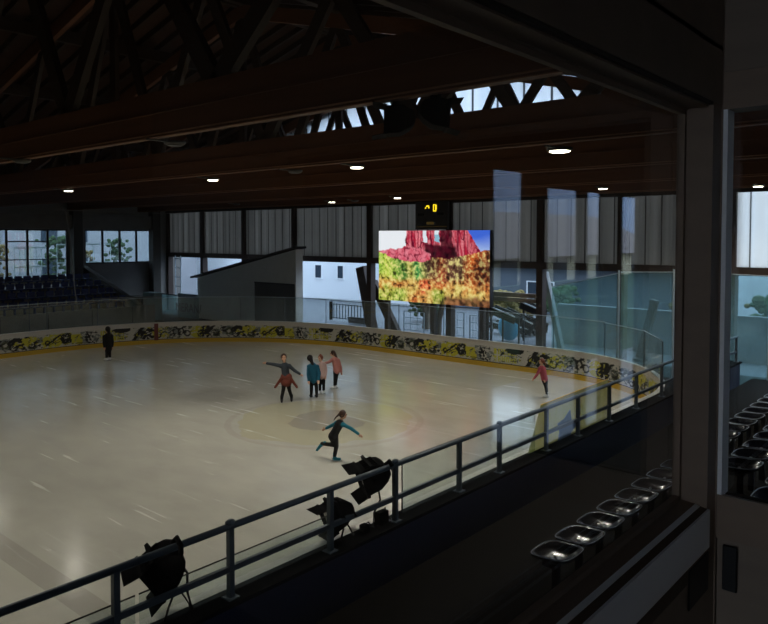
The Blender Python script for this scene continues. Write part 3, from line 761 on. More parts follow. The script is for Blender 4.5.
# steel stair flights
def flight(a, b, y, wd, lab):
    A, B = ony(*a, y), ony(*b, y); B.z = max(B.z, .3); A.z = max(A.z, .45); o0 = Vector((B.x, y, 0))
    e = empty('steel_stair', o0, 0, lab, 'stair', 'steel stair flights')
    A, B = A-o0, B-o0
    for q, dy in (('stringer', 0), ('stringer', wd)):
        m = MB(); m.bar(A+Vector((0, dy, -.1)), B+Vector((0, dy, -.1)), .05, .34); m.build(q, 'steel_dark', e)
    m = MB(); m.bar(A+Vector((0, -.03, .1)), B+Vector((0, -.03, .1)), .04, .06); m.build('edge_trim', 'house_white', e)
    m = MB(); n = 9
    for k in range(n): p = A+(B-A)*((k+.5)/n); m.box((p.x-.12, 0, p.z-.02), (p.x+.12, wd, p.z+.02))
    m.build('tread', 'lamp_edge', e)
    m = MB(); m.tube([(B.x, wd/2, 0), (B.x, wd/2, max(.1, B.z))], .05, 8); m.tube([(A.x, wd/2, 0), (A.x, wd/2, A.z)], .05, 8); m.build('support', 'steel_dark', e)
for k, (a, b) in enumerate((((487, 307), (515, 319)), ((499, 309), (533, 326)), ((520, 303), (540, 312)), ((519, 317), (541, 326)), ((489, 323), (531, 343)), ((520, 331), (541, 340)), ((497, 336), (515, 344)))):
    flight(a, b, 30.9+1.0*k, .75, 'dark steel stair flight with pale edge, %s in the stack beside the screen' % ('uppermost left', 'upper middle', 'uppermost right', 'middle right', 'long lower left', 'lower right', 'lowest left')[k])
a, b = ony(499, 319, 33.0), ony(519, 329, 33.0)
m = MB(); random.seed(3)
m.sphere((0, 0, .7), .7, ((b.x-a.x)*.72, .6, 1.05), 10); o = m.build('blue_tarpaulin', 'tarp_blue', smooth=True); o.location = ((a.x+b.x)/2, 33.0, 0)
o.location.z = 0; tag(o, 'light blue tarpaulin heap between the steel stair flights', 'tarpaulin')
a, b = ony(483, 291, 30.6), ony(545, 304, 30.6)
e = empty('timber_beam', (a.x, 30.6, b.z), 0, 'weathered horizontal plank barrier right of the screen', 'plank')
m = MB(); m.box((0, 0, 0), (b.x-a.x, .08, (a.z-b.z)*.45)); m.build('plank', 'bench_wood', e)
m = MB(); m.box((0, 0, (a.z-b.z)*.52), (b.x-a.x, .08, (a.z-b.z))); m.build('plank', 'bench_wood', e)
for q in (.2, b.x-a.x-.2): m = MB(); m.box((q-.06, .08, -b.z), (q+.06, .18, a.z-b.z)); m.build('upright', 'post_brown', e)
# glazed windscreen panels inside the right part of the end opening
for k, (pa, pb, ya, yb, lab) in enumerate((((552, 287), (619, 273), 29.0, 28.0, 'tall teal glass windscreen sheet with sloping top behind the right boards'), ((621, 272), (674, 272), 27.9, 28.3, 'tall teal glass windscreen sheet nearest the window post'), ((689, 272), (770, 276), 28.4, 28.6, 'pale teal glass windscreen sheet seen in the right window'))):
    A, B = ony(*pa, ya), ony(*pb, yb)
    e = empty('windscreen', (A.x, A.y, 0), 0, lab, 'glass screen')
    d = B-A; m = MB(); n = Vector((-d.y, d.x, 0)).normalized()*.012
    m.prism([(0, 0, 0), (d.x, d.y, 0), (d.x, d.y, B.z), (0, 0, A.z)], n); m.build('pane', 'plexi_teal', e)
    m = MB(); m.bar((0, 0, A.z), (d.x, d.y, B.z), .03, .03); m.build('top_edge', 'galvanised', e)
    m = MB(); m.bar((d.x, d.y, 0), (d.x, d.y, B.z+.1), .06, .06); m.build('clamp_post', 'galvanised', e)
# hedges, parapet outside
def shrub(x, y, lab, mat, h, w_, sd, cat='shrub', group=None):
    random.seed(sd); e = empty('shrub' if cat == 'shrub' else 'tree', (x, y, 0), 0, lab, cat, group)
    m = MB(); m.tube([(0, 0, 0), (.05, 0, h*.5)], .1*max(1, h/3), 7); m.build('stem' if cat == 'shrub' else 'trunk', 'bark', e)
    m = MB()
    for k in range(120):
        d = Vector((random.gauss(0, .42)*w_, random.gauss(0, .42)*w_, h*(.25+.75*random.random())))
        m.sphere(d, (.1+random.random()*.12)*max(w_, 1), (1, 1, .8), 4)
    m.build('foliage', mat, e)
shrub(-21.5, 42, 'dark green shrub behind the pale barred fence right of the screen', 'hedge', 2.2, 1.4, 1)
shrub(-24.5, 40.5, 'olive shrub behind the trunks under the screen', 'autumn', 1.8, 1.5, 2)
shrub(-28.4, 37, 'green shrub behind the raking struts', 'hedge', 1.6, 1.0, 3)
shrub(-8, 40, 'green shrub behind the teal glass at far right', 'hedge', 2.6, 1.8, 4)
shrub(-12.5, 41, 'olive shrub beside the cream house', 'autumn', 2.4, 1.6, 5)
# low wall outside the right part of the opening
m = MB(); m.box((-17.5, 34, -.06), (6, 34.3, 2.0)); tag(m.build('garden_wall', 'house_grey'), 'grey garden wall outside behind the teal glass sheets', 'wall')
# beyond the far grandstand windows
e = house('corner_house', -76, -58, 23, 40, 11, 'house_grey', 'pale house seen through the far grandstand windows', [], True)
for k, (a, z0) in enumerate(((2.5, 2), (5, 2), (2.5, 5), (5, 5))):
    f = MB(); f.box((17.95, a, z0), (18.05, a+1.3, z0+1.7)); f.build('window', 'window_dark', e)
e = house('balcony_house', -78, -60, 0, 20, 10, 'house_grey', 'grey house with balconies beyond the far left windows', [], True)
for k, (a, z0) in enumerate(((2, 1), (6, 1), (10, 1), (14, 1), (2, 4.4), (6, 4.4), (10, 4.4), (14, 4.4))):
    f = MB(); f.box((17.95, a, z0), (18.06, a+1.8, z0+2.2)); f.build('window', 'window_dark', e)
for z0 in (3.6, 6.9): m = MB(); m.box((18, .5, z0), (19.2, 19.5, z0+.2)); m.box((19.1, .5, z0), (19.2, 19.5, z0+1.0)); m.build('balcony', 'house_white', e)
for k, (x, y, h, w_, mt, lb) in enumerate(((-54, 25.0, 5.4, 1.2, 'hedge', 'bushy green tree at the left of the corner windows'), (-53, 29.3, 5.2, 1.1, 'hedge', 'bushy green tree at the right of the corner windows'), (-54.5, 27.4, 4.4, .9, 'autumn', 'yellowing shrub in the middle of the corner windows'), (-53, 18.6, 4.6, 1.0, 'hedge', 'dark green tree in the tall far left window'), (-54, 20.6, 4.8, 1.0, 'autumn', 'olive tree in the tall left window right half'))):
    shrub(x, y, lb, mt, h, w_, 20+k, 'tree')
for k, (y0, y1, lb, zt, mt) in enumerate(((23.3, 27.3, 'pale teal railing outside the corner windows', 4.9, 'fence_teal'), (20.4, 22.6, 'light blue barred railing outside the tall window', 4.7, 'fence_teal'))):
    e = empty('railing', (-50.5, y0, 0), 0, lb, 'railing')
    m = MB(); m.bar((0, 0, zt), (0, y1-y0, zt), .08, .1); m.bar((0, 0, zt-1.3), (0, y1-y0, zt-1.3), .08, .1); m.build('top_rail', mt, e)
    m = MB()
    for i in range(7): m.bar((0, (y1-y0)*i/6, 0), (0, (y1-y0)*i/6, zt), .04, .04)
    m.build('baluster', mt, e)
# mountain side and village on the near side, mirrored in the viewer's window
m = MB(); N = 60; ring = []
for i in range(N+1):
    a = -.3+2.2*i/N
    row = []
    for j in range(14):
        r = 260+60*j; hgt = (j/13.)**.8*(250+40*noise.noise((i*.25, 2, 0)))+18*noise.noise((i*.4, j*.5, 7))*(j > 0)
        row.append(m.bm.verts.new((r*math.cos(a), r*math.sin(a), max(-2, hgt))))
    ring.append(row)
for A, B in zip(ring, ring[1:]):
    for j in range(13): m.bm.faces.new((A[j], B[j], B[j+1], A[j+1]))
struct('mountains', m, 'mountain')
e = house('village_house', 16, 26, 14, 48, 4.6, 'house_cream', 'long cream house beyond the near side wall', [], False)
m = MB(); m.prism([(-.6, -.6, 4.5), (10.6, -.6, 4.5), (5, -.6, 6.9)], (0, 35.2, 0)); m.build('roof', 'roof_tile', e)
for a in (4, 9, 14, 19, 24, 29): m = MB(); m.box((-.05, a, 3.2), (0, a+1.4, 4.4)); m.build('window', 'window_dark', e)

m = MB(); m.box((12.8, 4, -.06), (13.1, 52, 3.6)); tag(m.build('boundary_wall', 'hedge'), 'dark green boundary wall in front of the long cream house', 'wall')
# ------------------------------------------------------------------ near side: wall, guard rail, banner, glass
RX = -7.04
m = MB(); m.box((-7.20, -4.5, -.06), (-6.96, 27.2, 1.05)); struct('near_wall', m, 'navy_wall')
m = MB(); m.box((-7.25, -4.5, 1.05), (-6.90, 27.2, 1.1)); struct('trim_4', m, 'wall_cap')
m = MB(); m.box((-6.955, -4.5, .10), (-6.90, 27.2, .16)); struct('trim_5', m, 'rail_paint')
rail = empty('guard_rail', (RX, 0, 1.1), 0, 'dark blue-grey steel guard rail with two bars running along the near side of the ice', 'guard rail')
m = MB(); m.tube([(0, -4.5, .88), (0, 27.1, .88)], .042, 12); m.build('top_bar', 'rail_paint', rail, True)
m = MB(); m.bar((0, -4.5, .36), (0, 27.1, .36), .05, .07); m.build('lower_bar', 'rail_paint', rail)
for y in (-3.6, -1.9, .3, 2.1, 3.81, 5.30, 7.01, 8.42, 10.14, 11.44, 13.25, 14.7, 16.35, 18.0, 19.8, 21.6, 23.4, 25.2, 27):
    m = MB(); m.box((-.035, y-.035, 0), (.035, y+.035, .87)); p = m.build('post', 'rail_paint', rail)
    m = MB(); m.box((-.08, y-.08, 0), (.08, y+.08, .015)); m.build('base_plate', 'rail_paint', p)
    if y in (5.30, 8.42, 11.44): m = MB(); m.sphere((0, y, .93), .05, (1, 1.4, .8), 8); m.build('joint_cap', 'rail_paint', rail)
# safety glass on the ice side of the rail
for k, (y0, y1, zt) in enumerate(((-3.4, -.9, .44), (-.85, 1.6, .44), (1.65, 4.1, .44), (4.15, 7.15, .44), (8.74, 13.0, .86))):
    e = empty('rail_glass', (RX-.12, y0, 1.1), 0, ('low clear glass sheet behind the guard rail by the first black floodlight' if k == 3 else 'low clear glass sheet behind the near left guard rail') if k < 4 else 'tall clear glass sheet behind the guard rail right of the two floodlights', 'glass panel', None if k > 2 else 'low glass behind the near rail')
    m = MB(); m.box((-.005, 0, 0), (.005, y1-y0, zt)); m.build('pane', 'plexi', e)
    m = MB(); m.box((-.008, 0, zt), (.008, y1-y0, zt+.012)); 
    if k == 4: m.box((-.008, -.012, 0), (.008, 0, zt))
    m.build('edge', 'steel_dark', e)
# yellow-green mesh banner with a blue emblem
pts = [onx(u, v, RX-.16) for u, v in ((541, 405), (608, 379), (608, 424), (527, 458))]
o0 = Vector((RX-.16, pts[3].y, 1.1))
t = NT('banner_mesh'); 
tr = t.n('ShaderNodeBsdfTransparent'); df = t.n('ShaderNodeBsdfDiffuse'); tl = t.n('ShaderNodeBsdfTranslucent')
c_ = t.mix(t.ramp(t.noise(2.2), .35, .7), rgb(196, 200, 120), rgb(214, 212, 168)); t.l(c_, df.inputs[0]); t.l(c_, tl.inputs[0])
m1 = t.n('ShaderNodeMixShader'); m1.inputs[0].default_value = .5; t.l(df.outputs[0], m1.inputs[1]); t.l(tl.outputs[0], m1.inputs[2])
m2 = t.n('ShaderNodeMixShader'); m2.inputs[0].default_value = .62; t.l(tr.outputs[0], m2.inputs[1]); t.l(m1.outputs[0], m2.inputs[2]); t.l(m2.outputs[0], t.out.inputs[0]); MATS['banner_mesh'] = t.m
plain('emblem_blue', (92, 114, 138), .8, var=.25, scale=4)
e = empty('mesh_banner', o0, 0, 'pale yellow mesh banner with blue emblem tied behind the guard rail', 'banner')
m = MB(); m.prism([p-o0 for p in pts], (-.008, 0, 0)); m.build('sheet', 'banner_mesh', e)
ec = onx(566, 429, RX-.15)-o0
m = MB(); rad = [.9, .55, 1.0, .6, .8, .5, .75, .62, .95, .5]
m.prism([(0.012, ec.y+.62*r*math.cos(2*PI*k/10), ec.z+.42*r*math.sin(2*PI*k/10)) for k, r in enumerate(rad)], (-.004, 0, 0)); m.build('emblem', 'emblem_blue', e)
m = MB(); m.tube([pts[0]-o0, pts[1]-o0], .012, 6); m.build('hem_cord', 'kick_yellow', e)

# near stand: aisle, treads, seats
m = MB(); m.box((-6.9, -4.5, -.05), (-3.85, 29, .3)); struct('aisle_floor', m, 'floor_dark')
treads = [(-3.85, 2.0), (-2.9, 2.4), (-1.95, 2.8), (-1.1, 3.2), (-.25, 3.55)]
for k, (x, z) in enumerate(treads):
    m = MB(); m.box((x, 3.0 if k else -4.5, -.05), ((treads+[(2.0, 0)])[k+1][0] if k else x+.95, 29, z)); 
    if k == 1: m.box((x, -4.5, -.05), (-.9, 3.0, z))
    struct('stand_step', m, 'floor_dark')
m = MB()
for k in range(17): m.box((-2.9, 4.3+k*.21, 2.4), (-2.76, 4.3+k*.21+.19, 2.408))
struct('trim_6', m, 'tread_edge')
def make_seat():
    e = empty('stadium_seat', (0, 0, 0), 0)
    bm = MB(); G = []
    prof = [(.0, -.012), (.35, -.010), (.62, .0), (.8, .016), (.9, .034), (.955, .038), (1., .022), (1.0, .004)]
    n = 32
    sg = lambda v: math.copysign(abs(v)**.55, v)
    for r, z in prof:
        G.append([bm.bm.verts.new((.215*r*sg(math.cos(2*PI*k/n)), .222*r*sg(math.sin(2*PI*k/n)), z + (.045*max(0, r-.55)*(1+math.cos(2*PI*k/n))))) for k in range(n)])
    for A, B in zip(G[1:], G[2:]):
        for k in range(n): bm.bm.faces.new((A[k], A[(k+1) % n], B[(k+1) % n], B[k]))
    bm.bm.faces.new(G[1])
    for v in G[0]: bm.bm.verts.remove(v)
    sh = bm.build('shell', 'seat_navy', e, True)
    md = sh.modifiers.new('thickness', 'SOLIDIFY'); md.thickness = .012; md.offset = -1
    mb = MB(); pp = [Vector((.215*sg(math.cos(2*PI*k/n)), .222*sg(math.sin(2*PI*k/n)), .034+.02*(1+math.cos(2*PI*k/n)))) for k in range(n+1)]; mb.tube(pp, .005, 6); mb.build('rim_glint', 'seat_glint', e, True)  # pale tube standing in for sky reflected along the seat edge
    mb = MB(); mb.tube([(-.02, 0, -.014), (-.02, 0, .006)], .017, 8); mb.build('bolt', 'bolt', e)
    mb = MB(); mb.box((-.08, -.16, -.06), (.06, .16, -.025)); mb.box((-.04, -.03, -.4), (.02, .03, -.05)); mb.build('bracket', 'steel_dark', e)
    return e
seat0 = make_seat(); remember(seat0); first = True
ordn = ['first', 'second', 'third', 'fourth', 'fifth', 'sixth', 'seventh', 'eighth', 'ninth', 'tenth']
def seat(x, y, z, lab, grp):
    global first
    o = seat0 if first else copy_tree(seat0); first = False
    o.location = (x, y, z); tag(o, lab, 'seat', grp)
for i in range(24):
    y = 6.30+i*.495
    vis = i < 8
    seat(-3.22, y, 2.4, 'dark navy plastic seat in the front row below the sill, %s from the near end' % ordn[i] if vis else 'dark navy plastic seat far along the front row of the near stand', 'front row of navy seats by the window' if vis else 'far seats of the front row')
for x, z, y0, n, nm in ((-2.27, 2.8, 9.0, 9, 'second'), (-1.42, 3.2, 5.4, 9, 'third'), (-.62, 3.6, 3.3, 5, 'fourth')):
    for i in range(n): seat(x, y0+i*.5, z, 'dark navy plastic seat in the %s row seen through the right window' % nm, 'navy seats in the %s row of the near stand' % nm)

# ------------------------------------------------------------------ stage floodlights
def make_flood():
    """beam points along +Y, built about its yoke axis"""
    e = empty('stage_floodlight', (0, 0, 0))
    m = MB(); m.prism([(-.25, -.22, -.12), (-.25, -.3, -.02), (-.25, -.3, .1), (-.25, -.22, .19), (-.25, -.08, .23), (-.25, .17, .23), (-.25, .17, -.23), (-.25, -.06, -.21)], (.5, 0, 0)); m.bevel(.03, 3); h = m.build('housing', 'lamp_black', e)
    m = MB()
    for k in range(5): m.box((-.2+.09*k, -.12, .2), (-.17+.09*k, .1, .25))
    m.build('cooling_fin', 'lamp_black', h)
    m = MB(); m.box((-.29, .16, -.24), (.29, .21, -.2)); m.box((-.29, .16, .2), (.29, .21, .24)); m.box((-.29, .16, -.2), (-.25, .21, .2)); m.box((.25, .16, -.2), (.29, .21, .2)); m.build('lens_frame', 'lamp_edge', e)
    m = MB(); m.box((-.25, .165, -.2), (.25, .175, .2)); m.build('lens', 'lamp_lens', e)
    for (a, b, c, d) in (((-.28, .21, .23), (.28, .21, .23), (.27, .4, .27), (-.27, .4, .27)), ((.28, .21, -.23), (-.28, .21, -.23), (-.27, .4, -.27), (.27, .4, -.27))):
        n = (Vector(b)-Vector(a)).cross(Vector(d)-Vector(a)).normalized()*.008
        m = MB(); m.prism([a, b, c, d], n); m.build('barn_door', 'lamp_black', e)
    m = MB(); m.bar((-.3, 0, -.02), (-.3, 0, .27), .02, .05, (0, 1, 0)); m.bar((.3, 0, -.02), (.3, 0, .27), .02, .05, (0, 1, 0)); m.bar((-.31, 0, .27), (.31, 0, .27), .05, .02); y_ = m.build('yoke', 'lamp_edge', e)
    for q in (-1, 1): m = MB(); m.tube([(q*.29, 0, 0), (q*.36, 0, 0)], .04, 10); m.build('knob', 'lamp_black', y_)
    return e
flood0 = make_flood(); remember(flood0)
def place_flood(loc, fwd, roll, sc, lab, grp, src=[None]):
    o = flood0 if src[0] is None else copy_tree(flood0); src[0] = 1
    f = Vector(fwd).normalized(); r = f.cross(Vector((0, 0, 1))).normalized(); u = r.cross(f)
    M = Matrix((r, f, u)).transposed() @ Matrix.Rotation(roll, 3, 'Y')
    o.rotation_euler = M.to_euler(); o.location = loc; o.scale = (sc,)*3; tag(o, lab, 'floodlight', grp)
    return o, M
def extra(o, name, pts, r, mat, smooth=True):
    Mi = (Matrix.Translation(o.location) @ o.rotation_euler.to_matrix().to_4x4() @ Matrix.Diagonal((*o.scale, 1))).inverted()
    m = MB(); m.tube([Mi @ Vector(p) for p in pts], r/o.scale[0], 7); return m.build(name, mat, o, smooth)
gr = 'black stage floodlights'
f1, _ = place_flood((-7.32, 4.54, 1.64), (-.36, -.8, -.62), 0, .92, 'black floodlight clamped to the near rail, nearest the lower left', gr)
extra(f1, 'clamp', [(RX-.06, 4.57, 1.84), (RX-.1, 4.57, 2.0), (RX-.02, 4.57, 2.07), (RX+.06, 4.57, 2.0), (RX+.06, 4.57, 1.9)], .032, 'lamp_edge')
extra(f1, 'cable', [(-7.25, 4.72, 1.68), (-7.17, 4.78, 1.55), (-7.15, 4.76, 1.35), (-7.14, 4.82, 1.11)], .016, 'cable')
extra(f1, 'cable', [(-7.25, 4.6, 1.5), (-7.18, 4.62, 1.4), (-7.16, 4.52, 1.25), (-7.15, 4.46, 1.11)], .013, 'cable')
extra(f1, 'cable', [(-7.25, 4.62, 1.5), (-7.2, 4.7, 1.36), (-7.15, 4.78, 1.2), (-7.15, 4.8, 1.11)], .010, 'cable')
f2, _ = place_flood((-7.34, 8.2, 1.80), (-.5, -.8, -.3), 0, .9, 'large black floodlight clamped to the middle of the rail, upper of two', gr)
extra(f2, 'clamp', [(RX-.06, 8.28, 1.86), (RX-.08, 8.28, 2.0), (RX, 8.28, 2.07), (RX+.06, 8.28, 2.0)], .034, 'lamp_edge')
extra(f2, 'cable', [(-7.3, 8.28, 1.75), (-7.18, 8.23, 1.45), (-7.16, 8.06, 1.3), (-7.15, 8.03, 1.11)], .015, 'cable')
extra(f2, 'cable', [(-7.2, 8.43, 1.98), (-7.15, 8.58, 1.7), (-7.15, 8.53, 1.4), (-7.15, 8.58, 1.11)], .012, 'cable')
f3, _ = place_flood((-7.28, 7.36, 1.46), (-.3, -.9, -.36), .15, .78, 'smaller black floodlight hung below the large one on the lower rail', gr)
extra(f3, 'clamp', [(RX-.06, 7.48, 1.4), (RX-.06, 7.48, 1.5), (RX, 7.48, 1.54), (RX+.05, 7.48, 1.46)], .025, 'lamp_edge')
extra(f3, 'cable', [(-7.25, 7.38, 1.4), (-7.18, 7.42, 1.25), (-7.16, 7.34, 1.11)], .015, 'cable')
extra(f3, 'cable', [(-7.25, 7.43, 1.45), (-7.15, 7.48, 1.3), (-7.15, 7.6, 1.11)], .012, 'cable')
extra(f3, 'cable', [(-7.3, 7.23, 1.64), (-7.2, 7.18, 1.76), (-7.18, 7.28, 1.68), (-7.18, 7.32, 1.5)], .014, 'cable')
f4, _ = place_flood((-5.93, 7.12, 6.96), (-.757, -.653, .02), 0, .78, 'black floodlight hanging under the big beam, left of a pair', gr)
f5, _ = place_flood((-5.30, 7.12, 6.98), (.757, .653, -.1), 0, .74, 'black floodlight hanging under the big beam, right of a pair', gr)
extra(f4, 'clamp', [(-5.93, 7.12, 7.12), (-5.93, 7.03, 7.22)], .04, 'lamp_edge'); extra(f5, 'clamp', [(-5.30, 7.12, 7.14), (-5.30, 7.03, 7.22)], .04, 'lamp_edge')
# small black box lying on the wall cap
for k, (u, v, lb, s1) in enumerate(((382, 521, 'small black cable box on the wall cap left of a rail post', .22), (365, 531, 'dark bundle of cable lying on the wall cap', .12))):
    p = onx(u, v, -7.12); e = empty('cable_box', (-7.13, p.y, 1.1), 0, lb, 'box')
    m = MB(); m.box((-.06, -s1/2, 0), (.06, s1/2, s1*.9)); m.bevel(.02, 2); m.build('body', 'lamp_black', e)
    m = MB(); m.tube([(0, 0, s1*.8), (.02, .06, s1*1.1), (.03, .12, s1*.4), (.03, .2, .01)], .009, 6); m.build('lead', 'cable', e)

# ------------------------------------------------------------------ the viewer's cabin
FZ, CZ = 3.9, 6.5
GX, JY, BX = -.613, 1.82, -.534
ga0, ga1 = 4.846, 5.8065
m = MB(); m.box((-1.0, -4.9, FZ-.3), (2.0, 2.2, FZ)); struct('cabin_floor', m, 'room_board')
m = MB(); m.box((-.95, -4.9, CZ), (2.0, 2.2, CZ+.2)); struct('cabin_ceiling', m, 'room_board')
m = MB(); m.box((-.9, -4.9, -.06), (2.0, 2.1, FZ-.3)); struct('wall_cabin_base', m, 'concrete_dark')
# unseen rear cabin wall; openings added to let daylight into the room
m = MB(); m.box((-.72, -4.9, FZ), (-.42, -4.7, CZ)); m.box((.62, -4.9, FZ), (1.18, -4.7, CZ)); m.box((1.62, -4.9, FZ), (2.0, -4.7, CZ)); m.box((-.42, -4.9, FZ), (1.62, -4.7, 4.1)); m.box((-.42, -4.9, 6.45), (1.62, -4.7, CZ)); struct('wall_cabin_front', m, 'room_board')
m = MB(); m.box((1.85, -4.7, FZ), (2.0, 2.1, CZ)); struct('wall_cabin_right', m, 'room_board')
# window A: toward the ice
m = MB(); m.box((-.70, -4.9, FZ), (BX, 1.88, 4.70)); m.box((-.70, -4.9, 5.95), (BX+.002, 1.88, CZ)); m.box((BX-.0005, -4.9, 5.82), (BX+.002, 1.88, 5.96)); struct('wall_cabin_left', m, 'room_board')
m = MB(); m.box((GX-.006, -4.9, 5.809), (BX-.012, 1.888, 5.95))
m2 = MB(); m2.box((BX-.011, -4.9, 5.813), (BX-.001, 1.888, 5.95)); struct('trim_12', m2, 'room_gasket_recess'); struct('trim_7', m, 'room_timber', label='timber window head')  # dark strip in place of the shaded recess above the window head
w1 = MB(); w1.box((GX-.008, -4.7, ga0-.08), (GX+.022, JY+.09, ga0)); w1.box((GX-.008, -4.7, ga1), (GX+.022, JY+.09, ga1+.06)); w1.box((GX-.004, JY-.004, ga0), (GX+.012, JY+.09, ga1))
o = struct('window_1', w1, 'room_timber')
m = MB(); m.box((GX-.004, -4.7, ga0), (GX+.004, JY-.004, ga1)); m.build('pane', 'viewer_glass', o)
m = MB(); m.box((GX+.004, -4.7, ga0), (GX+.018, JY-.006, ga0+.012)); m.box((GX+.004, JY-.016, ga0), (GX+.018, JY-.005, ga1)); m.box((GX+.004, -4, ga1-.012), (GX+.018, JY-.006, ga1)); m.build('glazing_bead', 'room_timber', o)
# sill: flat rail, pale chamfer, dark groove, fascia
def sill(name, prof, mat, lab=None):
    m = MB(); m.prism([(x, -4.7, z) for x, z in prof], (0, 4.7+JY, 0)); struct(name, m, mat, label=lab)
sill('trim_8', [(GX+.022, 4.76), (GX+.022, 4.8455), (-.562, 4.8435), (-.562, 4.76)], 'room_timber', 'flat timber sill rail')
sill('trim_9', [(-.5615, 4.76), (-.5615, 4.8435), (-.5505, 4.84), (-.5505, 4.76)], 'room_paint_lit', 'pale chamfered edge of the sill')
sill('trim_10', [(-.55, 4.76), (-.55, 4.8395), (-.533, 4.8375), (-.533, 4.76)], 'room_groove')
sill('trim_11', [(-.5325, 4.745), (-.5325, 4.8375), (-.527, 4.837), (-.527, 4.745)], 'room_paint_lit', 'grey fascia board under the sill')
# corner post
m = MB(); m.box((-.60, JY+.001, FZ), (-.5345, 1.893, CZ)); struct('corner_post', m, 'room_timber')
# window B: toward the end of the stand
bx0, bx1, bz0, bz1, by = -.527, .9, 4.842, 5.81, 1.95
m = MB(); m.box((-.53, 1.895, FZ), (2.0, 2.05, 4.745)); m.box((-.53, 1.885, 5.9), (2.0, 2.05, CZ)); m.box((bx1+.08, 1.88, 4.6), (2.0, 2.05, 5.95)); struct('wall_cabin_back', m, 'room_board')
w2 = MB(); w2.prism([(-.534, 1.89, 4.745), (-.534, 1.89, 4.855), (-.534, 1.965, 4.839), (-.534, 1.965, 4.745)], (bx1+.614, 0, 0)); w2.box((-.534, 1.89, bz1), (bx1+.08, 1.965, 5.91)); w2.box((-.585, 1.885, FZ), (-.532, 1.962, CZ)); w2.box((bx1, 1.89, bz0), (bx1+.09, 1.965, bz1))
o = struct('window_2', w2, 'room_timber')
m = MB(); m.box((-.534, 1.892, bz0-.01), (-.5215, 1.945, bz1+.02)); m.build('side_stop', 'room_paint_lit', o)
m = MB(); m.box((bx0, by-.003, bz0), (bx1, by+.003, bz1)); m.build('pane', 'viewer_glass', o)
m = MB(); m.box((bx0+.004, 1.925, bz0), (bx1, 1.945, bz0+.008)); m.build('gasket', 'room_gasket_recess', o)
# black steel angle brackets at the foot of the corner post
for k, (a, b, lb) in enumerate((((BX+.002, 1.68, 4.64), (BX+.006, 1.82, 4.735), 'black steel corner bracket below the sill, left of the post'), ((-.515, 1.882, 4.62), (-.48, 1.889, 4.735), 'black steel corner bracket right of the post under the right window'))):
    m = MB(); m.box(a, b); m.bevel(.003, 1); tag(m.build('corner_bracket', 'bracket'), lb, 'bracket')

